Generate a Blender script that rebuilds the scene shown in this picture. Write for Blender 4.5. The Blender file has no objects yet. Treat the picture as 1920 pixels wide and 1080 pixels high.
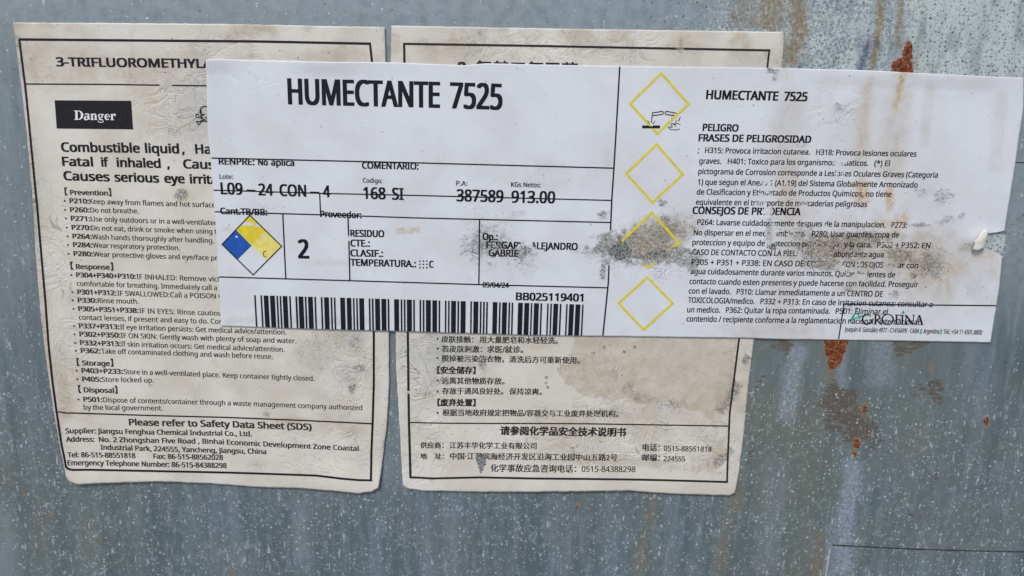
import bpy, math, random
import numpy as np
from mathutils import Matrix, Vector
from mathutils.geometry import tessellate_polygon

random.seed(7)
sc = bpy.context.scene
COL = sc.collection

# ------------------------------------------------------------------ camera
PX = 0.0003                      # metres per photo pixel on the container wall
FPX = 1920 * 26 / 36.0
D = FPX * PX
PITCH, ROLL = math.radians(13.2), math.radians(1.45)
fwd = np.array([0, math.cos(PITCH), -math.sin(PITCH)])
rt0, up0 = np.array([1.0, 0, 0]), np.array([0, math.sin(PITCH), math.cos(PITCH)])
rt = rt0 * math.cos(ROLL) + up0 * math.sin(ROLL)
up = -rt0 * math.sin(ROLL) + up0 * math.cos(ROLL)
CAM = -fwd * D
cam = bpy.data.cameras.new('camera')
cam.lens, cam.sensor_width, cam.clip_start, cam.clip_end = 26, 36, 0.01, 100
camo = bpy.data.objects.new('camera', cam)
COL.objects.link(camo)
m = Matrix.Identity(4)
for i in range(3):
    m[i][0], m[i][1], m[i][2], m[i][3] = rt[i], up[i], -fwd[i], CAM[i]
camo.matrix_world = m
sc.camera = camo

# ------------------------------------------------------------------ daylight (bright overcast)
w = bpy.data.worlds.new('World')
sc.world = w
w.use_nodes = True
wn = w.node_tree
bg = wn.nodes['Background']
sky = wn.nodes.new('ShaderNodeTexSky')
sky.sky_type = 'NISHITA'
sky.sun_disc = False
SUN_DIR = Vector((-0.30, -0.62, 0.72)).normalized()      # towards the sun
sky.sun_elevation = math.asin(SUN_DIR.z)
sky.sun_rotation = math.atan2(SUN_DIR.x, SUN_DIR.y)
wn.links.new(sky.outputs[0], bg.inputs[0])
bg.inputs[1].default_value = 0.13
sun = bpy.data.lights.new('sun', 'SUN')
sun.energy, sun.angle, sun.color = 1.5, math.radians(14), (1.0, 0.93, 0.84)
suno = bpy.data.objects.new('sun', sun)
COL.objects.link(suno)
suno.rotation_euler = SUN_DIR.to_track_quat('Z', 'Y').to_euler()
sc.view_settings.view_transform = 'Standard'
sc.view_settings.look = 'None'
sc.view_settings.gamma = 1
sc.view_settings.use_curve_mapping = False
sc.view_settings.exposure = 0.42

# ------------------------------------------------------------------ geometry helpers
VPX, VPY = 805.0, 6453.0          # where the wall's verticals converge


def wall(u, v, h=0.0):
    """photo pixel -> point on the wall plane, lifted h metres off it"""
    u = np.asarray(u, float); v = np.asarray(v, float)
    ray = fwd * FPX + rt * (u[..., None] - 960) - up * (v[..., None] - 540)
    t = -CAM[1] / ray[..., 1]
    P = CAM + ray * t[..., None]
    P[..., 1] -= h
    return P


def hsh(ix, iy, seed):
    n = (ix.astype(np.int64) * 374761393 + iy.astype(np.int64) * 668265263 + seed * 1274126177) & 0xFFFFFFFF
    n = ((n ^ (n >> 13)) * 1274126177) & 0xFFFFFFFF
    return ((n ^ (n >> 16)) & 0xFFFF) / 65535.0


def vnoise(x, y, seed=0):
    x = np.asarray(x, float); y = np.asarray(y, float)
    ix, iy = np.floor(x), np.floor(y)
    fx, fy = x - ix, y - iy
    fx = fx * fx * (3 - 2 * fx); fy = fy * fy * (3 - 2 * fy)
    a, b = hsh(ix, iy, seed), hsh(ix + 1, iy, seed)
    c, d = hsh(ix, iy + 1, seed), hsh(ix + 1, iy + 1, seed)
    return (a * (1 - fx) + b * fx) * (1 - fy) + (c * (1 - fx) + d * fx) * fy


def fbm(x, y, seed=0, octv=4):
    s, a, t = 0, 0.5, 0
    for o in range(octv):
        s = s + a * vnoise(x * 2 ** o, y * 2 ** o, seed + o * 17); t += a; a *= 0.5
    return s / t


def sstep(e0, e1, x):
    t = np.clip((x - e0) / (e1 - e0), 0, 1)
    return t * t * (3 - 2 * t)


def blob(U, V, cx, cy, rx, ry, rot=0, soft=0.5, rough=0.5, cell=None, seed=0):
    cell = cell or max(4.0, min(rx, ry) * 0.8)
    a = math.radians(rot)
    dx, dy = U - cx, V - cy
    x = (dx * math.cos(a) + dy * math.sin(a)) / rx
    y = (-dx * math.sin(a) + dy * math.cos(a)) / ry
    r = np.sqrt(x * x + y * y) + rough * (fbm(U / cell, V / cell, seed + int(cx) % 97, 3) - 0.5) * 2
    return 1 - sstep(1 - soft, 1 + soft, r)


def streak(U, V, pts, wid, soft=0.6, rough=0.4, cell=12, seed=0, fade=0.15):
    """soft-edged line along pts (u,v)"""
    best = np.full(U.shape, 1e9); tt = np.zeros(U.shape)
    n = len(pts) - 1
    for i in range(n):
        ax, ay = pts[i]; bx, by = pts[i + 1]
        L2 = (bx - ax) ** 2 + (by - ay) ** 2
        t = np.clip(((U - ax) * (bx - ax) + (V - ay) * (by - ay)) / L2, 0, 1)
        d = np.hypot(U - ax - t * (bx - ax), V - ay - t * (by - ay))
        mk = d < best
        best = np.where(mk, d, best); tt = np.where(mk, (i + t) / n, tt)
    r = best / wid + rough * (fbm(U / cell, V / cell, seed + 5, 3) - 0.5) * 2
    f = 1 - sstep(1 - soft, 1 + soft, r)
    if fade:
        f = f * sstep(0, fade, tt + 0.02) * sstep(0, fade, 1.02 - tt)
    return f


def inpoly(U, V, poly):
    ins = np.zeros(U.shape, bool); n = len(poly)
    for i in range(n):
        x1, y1 = poly[i]; x2, y2 = poly[(i + 1) % n]
        if y1 == y2: continue
        c = ((y1 > V) != (y2 > V)) & (U < (x2 - x1) * (V - y1) / (y2 - y1) + x1)
        ins ^= c
    return ins


def make_mesh(name, P, faces, mat, origin, attrs=None, smooth=True):
    me = bpy.data.meshes.new(name)
    P = np.asarray(P, float)
    me.from_pydata((P - np.asarray(origin)).tolist(), [], faces if isinstance(faces, list) else faces.tolist())
    uvl = me.uv_layers.new(name='UVMap')
    li = np.empty(len(me.loops), np.int32); me.loops.foreach_get('vertex_index', li)
    uv = np.stack([P[li, 0], P[li, 2]], 1) / 0.03      # one unit = 3 cm of wall
    uvl.data.foreach_set('uv', uv.astype(np.float32).ravel())
    for k, a in (attrs or {}).items():
        at = me.attributes.new(k, 'FLOAT', 'POINT')
        at.data.foreach_set('value', np.asarray(a, np.float32).ravel())
    if smooth:
        me.polygons.foreach_set('use_smooth', np.ones(len(me.polygons), bool))
    me.materials.append(mat)
    me.update()
    return me


def link(name, me, parent=None, loc=None, label=None, cat=None, group=None):
    o = bpy.data.objects.new(name, me)
    COL.objects.link(o)
    if loc is not None: o.location = loc
    if parent: o.parent = parent
    if label: o['label'] = label
    if cat: o['category'] = cat
    if group: o['group'] = group
    return o


def grid_faces(nx, ny):
    j, i = np.meshgrid(np.arange(ny - 1), np.arange(nx - 1), indexing='ij')
    a = (j * nx + i).ravel()
    return np.stack([a, a + nx, a + nx + 1, a + 1], 1)       # faces the camera (-Y)


def poly_at(pts, t):
    pts = np.asarray(pts, float)
    return np.interp(t, pts[:, 2], pts[:, 0]), np.interp(t, pts[:, 2], pts[:, 1])


def edge(pts, axis):
    """polyline with a parameter 0..1 along the given axis"""
    pts = [tuple(map(float, p)) for p in pts]
    a = np.array([p[axis] for p in pts])
    a = (a - a[0]) / (a[-1] - a[0])
    for i in range(1, len(a)):
        a[i] = max(a[i], a[i - 1] + 1e-4)
    a /= a[-1]
    return [(p[0], p[1], t) for p, t in zip(pts, a)]


def coons(top, bot, left, right, step, rag=0.0, seed=0):
    """grid between four traced edges (photo pixels)"""
    W = np.hypot(top[-1][0] - top[0][0], top[-1][1] - top[0][1]); Hh = abs(left[-1][1] - left[0][1])
    nx, ny = int(W / step) + 2, int(Hh / step) + 2
    s, t = np.linspace(0, 1, nx), np.linspace(0, 1, ny)
    S, T = np.meshgrid(s, t)
    tx, ty = poly_at(top, s); bx, by = poly_at(bot, s)
    lx, ly = poly_at(left, t); rx, ry = poly_at(right, t)
    if rag:
        def rg(x, sd): return (fbm(x / 9.0, x * 0 + sd, seed + sd, 3) - 0.5) * 2 * rag
        ty, by, lx, rx = ty + rg(tx, 1), by + rg(bx, 2), lx + rg(ly, 3), rx + rg(ry, 4)
        for a, b in ((ty, ly[0]),): ty[0] = ly[0]
        ty[-1] = ry[0]; by[0] = ly[-1]; by[-1] = ry[-1]; lx[0] = tx[0]; lx[-1] = bx[0]; rx[0] = tx[-1]; rx[-1] = bx[-1]
    def cn(t_, b_, l_, r_):
        return ((1 - T) * t_[None] + T * b_[None] + (1 - S) * l_[:, None] + S * r_[:, None]
                - ((1 - S) * (1 - T) * t_[0] + S * (1 - T) * t_[-1] + (1 - S) * T * b_[0] + S * T * b_[-1]))
    return cn(tx, bx, lx, rx), cn(ty, by, ly, ry), S, T, nx, ny


# ------------------------------------------------------------------ node helpers
class NT:
    def __init__(self, name):
        self.mat = bpy.data.materials.new(name); self.mat.use_nodes = True
        self.t = self.mat.node_tree; self.p = self.t.nodes['Principled BSDF']; self.out = self.t.nodes['Material Output']
        uv = self.t.nodes.new('ShaderNodeUVMap'); uv.uv_map = 'UVMap'; self.uv = uv.outputs[0]

    def _in(self, sock, v):
        if hasattr(v, 'is_linked') or isinstance(v, bpy.types.NodeSocket): self.t.links.new(v, sock)
        elif isinstance(v, (tuple, list)) and len(v) == 3 and sock.type == 'RGBA': sock.default_value = (*v, 1)
        else: sock.default_value = v

    def map(self, loc=(0, 0, 0), rot=0, scale=(1, 1, 1), vec=None, typ='POINT'):
        n = self.t.nodes.new('ShaderNodeMapping'); n.vector_type = typ
        self._in(n.inputs[0], vec or self.uv)
        n.inputs[1].default_value = loc; n.inputs[2].default_value = (0, 0, rot); n.inputs[3].default_value = scale
        return n.outputs[0]

    def noise(self, scale, detail=3, rough=0.55, vec=None, dist=0, col=False):
        n = self.t.nodes.new('ShaderNodeTexNoise'); n.noise_dimensions = '2D'
        self._in(n.inputs['Vector'], vec or self.uv)
        n.inputs['Scale'].default_value = scale; n.inputs['Detail'].default_value = detail
        n.inputs['Roughness'].default_value = rough; n.inputs['Distortion'].default_value = dist
        return n.outputs['Color' if col else 'Fac']

    def vor(self, scale, vec=None, feature='F1', rand=1):
        n = self.t.nodes.new('ShaderNodeTexVoronoi'); n.voronoi_dimensions = '2D'; n.feature = feature
        self._in(n.inputs['Vector'], vec or self.uv); n.inputs['Scale'].default_value = scale
        n.inputs['Randomness'].default_value = rand
        return n.outputs['Distance'], n.outputs.get('Color')

    def m(self, op, a, b=0.0, c=0.0, clamp=False):
        n = self.t.nodes.new('ShaderNodeMath'); n.operation = op; n.use_clamp = clamp
        self._in(n.inputs[0], a); self._in(n.inputs[1], b); self._in(n.inputs[2], c)
        return n.outputs[0]

    def ss(self, x, a, b, lo=0.0, hi=1.0):
        n = self.t.nodes.new('ShaderNodeMapRange'); n.interpolation_type = 'SMOOTHSTEP'
        self._in(n.inputs[0], x); n.inputs[1].default_value = a; n.inputs[2].default_value = b
        n.inputs[3].default_value = lo; n.inputs[4].default_value = hi
        return n.outputs[0]

    def mix(self, f, a, b, mode='MIX'):
        n = self.t.nodes.new('ShaderNodeMix'); n.data_type = 'RGBA'; n.blend_type = mode
        self._in(n.inputs[0], f); self._in(n.inputs[6], a); self._in(n.inputs[7], b)
        return n.outputs[2]

    def attr(self, name):
        n = self.t.nodes.new('ShaderNodeAttribute'); n.attribute_name = name
        return n.outputs['Fac']

    def red(self, col):
        n = self.t.nodes.new('ShaderNodeSeparateColor'); self._in(n.inputs[0], col)
        return n.outputs[0], n.outputs[1], n.outputs[2]

    def bump(self, h, strength=0.3, dist=0.0005):
        n = self.t.nodes.new('ShaderNodeBump'); self._in(n.inputs['Height'], h)
        n.inputs['Strength'].default_value = strength; n.inputs['Distance'].default_value = dist
        self.t.links.new(n.outputs[0], self.p.inputs['Normal'])

    def specks(self, scale, radius, keep, vec=None, soft=0.5):
        """random dots: keep (socket or number) is the share of cells that carry one"""
        warp = self.mix(0.06, vec or self.uv, self.noise(scale * 1.7, 2, col=True, vec=vec), 'ADD')
        d, c = self.vor(scale, vec=warp)
        r, g, b = self.red(c)
        rad = self.m('MULTIPLY', self.m('ADD', self.m('MULTIPLY', g, 0.8), 0.35), radius)
        e = self.m('DIVIDE', d, rad)
        dot = self.ss(e, 1 - soft, 1 + soft, 1, 0)
        on = self.m('LESS_THAN', r, keep)
        return self.m('MULTIPLY', self.m('MULTIPLY', dot, on), self.m('ADD', self.m('MULTIPLY', b, 0.6), 0.4))

    def set(self, **kw):
        for k, v in kw.items(): self._in(self.p.inputs[k.replace('_', ' ')], v)
        return self.mat


# ------------------------------------------------------------------ materials
def metal_material():
    n = NT('weathered_galvanized_steel')
    A = {k: n.attr(k) for k in ('frost', 'pale', 'brown', 'blue', 'rust', 'olive', 'dark', 'speck', 'navy')}
    vert = n.map(scale=(1, 0.09, 1))
    sv = n.noise(2.6, 5, 0.6, vec=vert)                       # tall soft streaks
    sv2 = n.noise(8, 4, 0.6, vec=n.map(scale=(1, 0.16, 1)))
    big = n.noise(0.55, 4, 0.55)
    mid = n.noise(5, 5, 0.65)
    fine = n.noise(38, 3, 0.7)
    c = n.mix(n.ss(sv, 0.3, 0.72), (0.106, 0.143, 0.160), (0.170, 0.214, 0.246))
    c = n.mix(n.m('MULTIPLY', n.ss(big, 0.45, 0.75), 0.55), c, (0.150, 0.168, 0.162))
    c = n.mix(n.m('MULTIPLY', n.ss(sv2, 0.50, 0.74), 0.45), c, (0.245, 0.290, 0.335))
    c = n.mix(n.m('MULTIPLY', A['pale'], n.ss(mid, 0.15, 0.75, 0.45, 1.0)), c, (0.305, 0.355, 0.388))
    c = n.mix(n.m('MULTIPLY', A['olive'], n.ss(sv, 0.25, 0.7, 0.3, 0.95)), c, (0.155, 0.172, 0.135))
    c = n.mix(n.m('MULTIPLY', A['blue'], n.ss(n.noise(14, 6, 0.75), 0.3, 0.68, 0.12, 1.0)), c, (0.36, 0.41, 0.51))
    c = n.mix(n.m('MULTIPLY', n.ss(fine, 0.3, 0.8), 0.14), c, (0.07, 0.08, 0.09))
    # chalky frost-like oxide with dark pits
    fn = n.noise(18, 5, 0.65, dist=0.4)
    f2 = n.noise(3.0, 3, 0.6)
    fr = n.ss(n.m('ADD', n.m('ADD', fn, n.m('MULTIPLY', f2, 0.35)), n.m('MULTIPLY', A['frost'], 0.45)), 0.90, 1.10)
    fr = n.m('MULTIPLY', n.m('MULTIPLY', fr, n.ss(A['frost'], 0.05, 0.5)), n.ss(n.noise(3.4, 4, 0.6, vec=n.map(scale=(1, 0.3, 1))), 0.30, 0.58, 0.25, 1.0))
    c = n.mix(n.m('MULTIPLY', fr, 0.9), c, n.mix(n.ss(fine, .3, .7), (0.43, 0.49, 0.48), (0.64, 0.69, 0.67)))
    pit = n.specks(13, 0.24, n.m('MULTIPLY', A['frost'], 0.95))
    c = n.mix(n.m('MULTIPLY', pit, 0.95), c, (0.10, 0.11, 0.11))
    c = n.mix(n.m('MULTIPLY', A['brown'], n.ss(n.noise(11, 6, 0.75), 0.28, 0.62, 0.2, 1.0)), c, (0.235, 0.172, 0.085))
    c = n.mix(n.m('MULTIPLY', A['navy'], n.ss(n.noise(22, 3, 0.6), 0.25, 0.65, 0.4, 1)), c, (0.085, 0.105, 0.165))
    # torn, dark brown scale with slanting tears
    dn = n.noise(11, 4, 0.7, vec=n.map(rot=0.45, scale=(0.35, 1.5, 1)))
    dk = n.ss(n.m('ADD', dn, n.m('MULTIPLY', A['dark'], 0.55)), 0.72, 0.84)
    dk = n.m('MULTIPLY', dk, n.ss(A['dark'], 0.03, 0.3))
    c = n.mix(n.m('MULTIPLY', dk, 0.9), c, n.mix(n.ss(fine, 0.3, 0.7), (0.075, 0.058, 0.045), (0.17, 0.145, 0.115)))
    # white droplets and smears
    k = A['speck']
    den = n.m('MULTIPLY', k, n.m('MULTIPLY', n.ss(n.noise(1.6, 3, 0.6), 0.3, 0.68, 0.35, 1.1), n.ss(n.noise(5.5, 3, 0.6), 0.36, 0.62, 0.3, 1.25)))
    s1 = n.specks(12, 0.20, n.m('MULTIPLY', den, 0.42))
    s2 = n.specks(27, 0.24, n.m('MULTIPLY', den, 0.26))
    s3 = n.specks(9, 0.16, n.m('MULTIPLY', den, 0.30), vec=n.map(rot=-0.05, scale=(1, 0.25, 1)))
    s4 = n.specks(7, 0.13, n.m('MULTIPLY', den, 0.22), vec=n.map(rot=0.5, scale=(1, 0.4, 1)))
    haze = n.m('MULTIPLY', n.ss(n.noise(6, 7, 0.78, dist=0.6), 0.52, 0.76), n.m('MULTIPLY', k, 0.36))
    sp = n.m('MAXIMUM', n.m('MAXIMUM', s1, s2), n.m('MAXIMUM', n.m('MULTIPLY', s3, 0.7), n.m('MULTIPLY', s4, 0.7)))
    sp = n.m('MAXIMUM', n.m('MAXIMUM', sp, haze), n.m('MULTIPLY', n.specks(17, 0.2, n.m('MULTIPLY', den, 0.18), vec=n.map(rot=-0.9, scale=(1, 0.38, 1))), 0.8))
    c = n.mix(n.m('MULTIPLY', sp, 0.9), c, (0.60, 0.65, 0.70))
    # sparse dark dots
    dd = n.specks(6, 0.10, 0.12)
    c = n.mix(n.m('MULTIPLY', dd, 0.7), c, (0.05, 0.05, 0.05))
    # rust
    rn = n.noise(16, 5, 0.7, dist=0.4)
    rf = n.ss(n.m('ADD', A['rust'], n.m('MULTIPLY', n.m('SUBTRACT', rn, 0.5), 0.9)), 0.42, 0.58)
    rc = n.mix(n.ss(n.noise(10, 7, 0.82, dist=0.6), 0.40, 0.62), (0.060, 0.015, 0.008), (0.31, 0.080, 0.022))
    rc = n.mix(n.m('MULTIPLY', n.ss(n.noise(24, 4, 0.7, dist=0.8), 0.54, 0.66), 0.75), rc, (0.48, 0.24, 0.12))
    halo = n.m('MULTIPLY', n.ss(A['rust'], 0.02, 0.45), 0.55)
    c = n.mix(n.m('MULTIPLY', halo, n.ss(mid, 0.2, 0.6)), c, (0.30, 0.20, 0.10))
    c = n.mix(rf, c, rc)
    rough = n.ss(n.m('MAXIMUM', rf, fr), 0, 1, 0.5, 0.85)
    h = n.m('ADD', n.m('MULTIPLY', fn, n.m('MULTIPLY', A['frost'], 0.8)), n.m('ADD', n.m('MULTIPLY', fine, 0.12), n.m('MULTIPLY', sp, 0.35)))
    h = n.m('ADD', h, n.m('ADD', n.m('MULTIPLY', rf, n.m('MULTIPLY', rn, 1.6)), n.m('MULTIPLY', dk, -0.3)))
    n.bump(h, 0.55, 0.0006)
    return n.set(Base_Color=c, Roughness=rough, Metallic=0.12, Specular_IOR_Level=0.35)


def paper_material(name, base, tint, rough, warm):
    n = NT(name)
    A = {k: n.attr(k) for k in ('stain', 'grime', 'expose', 'crease', 'ochre', 'wet')}
    broad = n.noise(0.8, 5, 0.6)
    mid = n.noise(4.5, 5, 0.65)
    fine = n.noise(30, 3, 0.7)
    c = n.mix(n.ss(broad, 0.3, 0.72), base, tint)
    c = n.mix(n.m('MULTIPLY', n.ss(fine, 0.35, 0.85), 0.05), c, (0.2, 0.2, 0.2))
    # tea-coloured staining
    st = n.m('MULTIPLY', A['stain'], n.ss(mid, 0.25, 0.72, 0.5, 1.0))
    c = n.mix(n.m('MULTIPLY', st, 0.76), c, (0.42, 0.345, 0.245))
    c = n.mix(n.m('MULTIPLY', A['ochre'], n.ss(n.noise(10, 4, 0.65), 0.25, 0.65, 0.15, 1.0)), c, (0.50, 0.31, 0.10))
    c = n.mix(n.m('MULTIPLY', A['wet'], n.ss(mid, 0.2, 0.7, 0.5, 1.0)), c, (0.40, 0.40, 0.385))
    # tide lines left by dried water: thin contours of a warped noise
    q = n.m('FRACT', n.m('MULTIPLY', n.noise(1.5, 4, 0.55, dist=0.8), 7.0))
    ln = n.ss(n.m('ABSOLUTE', n.m('SUBTRACT', q, 0.5)), 0.0, 0.085, 1, 0)
    ln = n.m('MULTIPLY', ln, n.m('MULTIPLY', n.m('ADD', A['crease'], n.m('MULTIPLY', A['stain'], 0.35)), n.ss(n.noise(2.7, 3), 0.40, 0.58)))
    c = n.mix(n.m('MULTIPLY', ln, 0.8), c, (0.20, 0.18, 0.15))
    # black rubbed-in dirt
    c = n.mix(n.m('MULTIPLY', A['grime'], n.ss(mid, 0.3, 0.75, 0.0, 0.34)), c, (0.29, 0.265, 0.25))
    gn = n.noise(12, 7, 0.78, dist=1.1)
    fl = n.m('MULTIPLY', n.ss(n.noise(20, 5, 0.7, dist=1.5), 0.54, 0.64), n.ss(A['grime'], 0.15, 0.7))
    g2 = n.noise(34, 4, 0.7, dist=0.5)
    gm = n.ss(n.m('ADD', n.m('ADD', n.m('MULTIPLY', gn, 0.6), n.m('MULTIPLY', g2, 0.4)), n.m('MULTIPLY', A['grime'], 0.27)), 0.60, 0.74)
    gm = n.m('MULTIPLY', gm, n.ss(A['grime'], 0.02, 0.4))
    c = n.mix(n.m('MULTIPLY', gm, 0.6), c, n.mix(n.ss(g2, 0.32, 0.66), (0.035, 0.034, 0.034), (0.26, 0.25, 0.235)))
    c = n.mix(n.m('MULTIPLY', fl, 0.75), c, n.mix(n.ss(A['stain'], 0.1, 0.8), (0.62, 0.63, 0.63), (0.50, 0.43, 0.34)))
    # scraped print: contour-like flakes of bared fibre, dirt and bruised paper
    t1 = n.noise(11, 7, 0.72, dist=1.6)
    t2 = n.noise(26, 5, 0.72, dist=1.2)
    bare = n.mix(n.ss(A['stain'], 0.25, 0.8), (0.60, 0.605, 0.59), (0.50, 0.435, 0.35))
    deep = n.mix(n.ss(A['stain'], 0.25, 0.8), (0.25, 0.255, 0.25), (0.31, 0.26, 0.20))
    chip_col = n.mix(n.ss(t1, 0.44, 0.56), deep, bare)
    crack = n.ss(n.m('ABSOLUTE', n.m('SUBTRACT', t1, 0.47)), 0.006, 0.028, 1, 0)
    chip_col = n.mix(n.m('MULTIPLY', crack, 0.8), chip_col, (0.05, 0.048, 0.046))
    chip_col = n.mix(n.m('MULTIPLY', n.ss(t2, 0.55, 0.63), 0.8), chip_col, (0.06, 0.057, 0.055))
    chip_col = n.mix(n.m('MULTIPLY', n.ss(t2, 0.44, 0.36), 0.75), chip_col, (0.62, 0.625, 0.62))
    cm = n.ss(n.m('ADD', A['grime'], n.m('MULTIPLY', n.m('SUBTRACT', n.noise(9, 7, 0.75, dist=1.2, vec=n.map(rot=-0.06, scale=(0.55, 1.2, 1))), 0.5), 1.9)), 0.50, 0.66)
    c = n.mix(n.m('MULTIPLY', cm, 0.9), c, chip_col)
    # stray specks
    s = n.m('MAXIMUM', n.specks(5.5, 0.055, 0.16), n.specks(16, 0.16, n.m('MULTIPLY', A['grime'], 0.35)))
    s = n.m('MAXIMUM', s, n.specks(11, 0.10, n.m('MULTIPLY', A['stain'], 0.16)))
    c = n.mix(n.m('MULTIPLY', s, 0.75), c, (0.085, 0.078, 0.07))
    # paper worn through to the steel
    ex = n.ss(n.m('ADD', A['expose'], n.m('MULTIPLY', n.m('SUBTRACT', n.noise(14, 5, 0.7), 0.5), 0.8)), 0.46, 0.54)
    exc = n.mix(n.ss(n.noise(24, 4, 0.75), 0.36, 0.62), (0.06, 0.062, 0.06), (0.33, 0.345, 0.34))
    c = n.mix(ex, c, exc)
    ridge = n.m('ABSOLUTE', n.m('SUBTRACT', n.noise(2.2, 5, 0.6, dist=1.0), 0.5))
    h = n.m('ADD', n.m('MULTIPLY', n.ss(ridge, 0, 0.09), n.m('MULTIPLY', A['crease'], 0.9)), n.m('MULTIPLY', broad, 0.7))
    h = n.m('ADD', h, n.m('MULTIPLY', n.m('ADD', gm, A['grime']), n.m('MULTIPLY', gn, 1.0)))
    h = n.m('ADD', h, n.m('ADD', n.m('MULTIPLY', ex, -0.7), n.m('MULTIPLY', fine, 0.035)))
    h = n.m('ADD', n.m('ADD', h, n.m('MULTIPLY', mid, 0.18)), n.m('MULTIPLY', cm, n.m('SUBTRACT', t1, 0.2)))
    n.bump(h, 0.5, 0.0007)
    return n.set(Base_Color=c, Roughness=n.ss(gm, 0, 1, rough, 0.85), Specular_IOR_Level=0.35)


def ink_material(name, col, wear, general=0.0, rough=0.6, fade=0.0):
    """printed ink, rubbed away round the given spots (u, v, rx, ry, strength)"""
    n = NT(name)
    tot = None
    for (u, v, rx, ry, s) in wear:
        p = wall(u, v); k = PX / 0.03
        vec = n.map(loc=(p[0] / 0.03, p[2] / 0.03, 0), scale=(rx * k, ry * k, 1), typ='TEXTURE')
        g = n.t.nodes.new('ShaderNodeTexGradient'); g.gradient_type = 'SPHERICAL'
        n._in(g.inputs[0], vec)
        f = n.m('MULTIPLY', n.ss(g.outputs['Fac'], 0.0, 0.55), s)
        tot = f if tot is None else n.m('MAXIMUM', tot, f)
    nz = n.noise(17, 4, 0.75)
    c = n.mix(n.m('MULTIPLY', n.ss(n.noise(9, 4), 0.35, 0.75), 0.3), col, tuple(min(1, x * 1.7 + 0.006) for x in col))
    e = n.m('ADD', n.m('MULTIPLY', nz, 1.0), general)
    if tot is not None: e = n.m('ADD', e, n.m('MULTIPLY', tot, 0.40))
    al = n.ss(e, 0.74, 0.88, 1.0 - fade, 0.0)
    n.set(Base_Color=c, Roughness=rough, Specular_IOR_Level=0.2)
    tr = n.t.nodes.new('ShaderNodeBsdfTransparent'); mx = n.t.nodes.new('ShaderNodeMixShader')
    n.t.links.new(al, mx.inputs[0]); n.t.links.new(tr.outputs[0], mx.inputs[1]); n.t.links.new(n.p.outputs[0], mx.inputs[2])
    n.t.links.new(mx.outputs[0], n.out.inputs[0])
    return n.mat


# ------------------------------------------------------------------ printing: text, strokes, fills
class Block:
    """one printed part: collects glyph, stroke and fill polygons in the sheet's own plan"""
    def __init__(self): self.u, self.v, self.z, self.f, self.n, self.k = [], [], [], [], 0, 0

    def add(self, u, v, faces, lift=None):
        u = np.asarray(u, float); v = np.asarray(v, float)
        self.k += 1
        z = (self.k % 12) * 2.5e-6 if lift is None else lift
        self.u.append(u); self.v.append(v); self.z.append(np.full(u.shape, z))
        self.f += [[i + self.n for i in f] for f in faces]; self.n += len(u)

    def quad(self, p, nx=None, ny=None, step=8):
        (ax, ay), (bx, by), (cx, cy), (dx, dy) = p      # TL TR BR BL
        nx = nx or max(2, int(math.hypot(bx - ax, by - ay) / step) + 2); ny = ny or max(2, int(math.hypot(dx - ax, dy - ay) / step) + 2)
        S, T = np.meshgrid(np.linspace(0, 1, nx), np.linspace(0, 1, ny))
        u = (1 - S) * (1 - T) * ax + S * (1 - T) * bx + S * T * cx + (1 - S) * T * dx
        v = (1 - S) * (1 - T) * ay + S * (1 - T) * by + S * T * cy + (1 - S) * T * dy
        self.add(u.ravel(), v.ravel(), grid_faces(nx, ny).tolist())

    def poly(self, pts):
        t = tessellate_polygon([[Vector((x, -y, 0)) for x, y in pts]])
        fs = []
        for a, b, c in t:
            (x1, y1), (x2, y2), (x3, y3) = pts[a], pts[b], pts[c]
            fs.append([a, b, c] if (x2 - x1) * (y3 - y1) - (x3 - x1) * (y2 - y1) < 0 else [a, c, b])
        self.add([p[0] for p in pts], [p[1] for p in pts], fs)

    def stroke(self, pts, w, sub=6, jit=0.0):
        pts = np.asarray(pts, float)
        w = np.full(len(pts), float(w)) if np.isscalar(w) else np.asarray(w, float)
        d = np.r_[0, np.cumsum(np.hypot(*np.diff(pts, axis=0).T))]
        s = [0.0]
        for a, b in zip(d[:-1], d[1:]):
            k = max(1, int(math.ceil((b - a) / sub))); s += [a + (b - a) * (i + 1) / k for i in range(k)]
        s = np.array(s)
        x, y, ww = np.interp(s, d, pts[:, 0]), np.interp(s, d, pts[:, 1]), np.interp(s, d, w)
        if jit: ww = ww * (1 + jit * (np.random.RandomState(int(abs(x[0]))).rand(len(ww)) - 0.5))
        tx, ty = np.gradient(x), np.gradient(y)
        # mitre at corners
        L = np.hypot(tx, ty) + 1e-9
        nx_, ny_ = -ty / L, tx / L
        n = len(s)
        u = np.r_[x - nx_ * ww / 2, x + nx_ * ww / 2]; v = np.r_[y - ny_ * ww / 2, y + ny_ * ww / 2]
        self.add(u, v, [[i, i + n, i + n + 1, i + 1] for i in range(n - 1)])

    def arc(self, cx, cy, rx, ry, a0, a1, w, n=18):
        a = np.radians(np.linspace(a0, a1, n))
        self.stroke(np.stack([cx + rx * np.cos(a), cy - ry * np.sin(a)], 1), w if np.isscalar(w) else np.interp(np.linspace(0, 1, n), np.linspace(0, 1, len(w)), w), sub=99)

    def dot(self, x, y, r, n=8):
        a = np.arange(n) * 2 * math.pi / n
        self.add(x + r * np.cos(a), y + r * np.sin(a), [list(range(n))[::-1]])

    def build(self, name, mat, sheet, parent=None, label=None):
        u, v = np.concatenate(self.u), np.concatenate(self.v)
        P = wall(u, v, sheet['H'](u, v) + 9e-5 + np.concatenate(self.z))
        me = make_mesh(name, P, self.f, mat, sheet['loc'], smooth=False)
        return link(name, me, parent or sheet['obj'], label=label)


_glyph = {}
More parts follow.
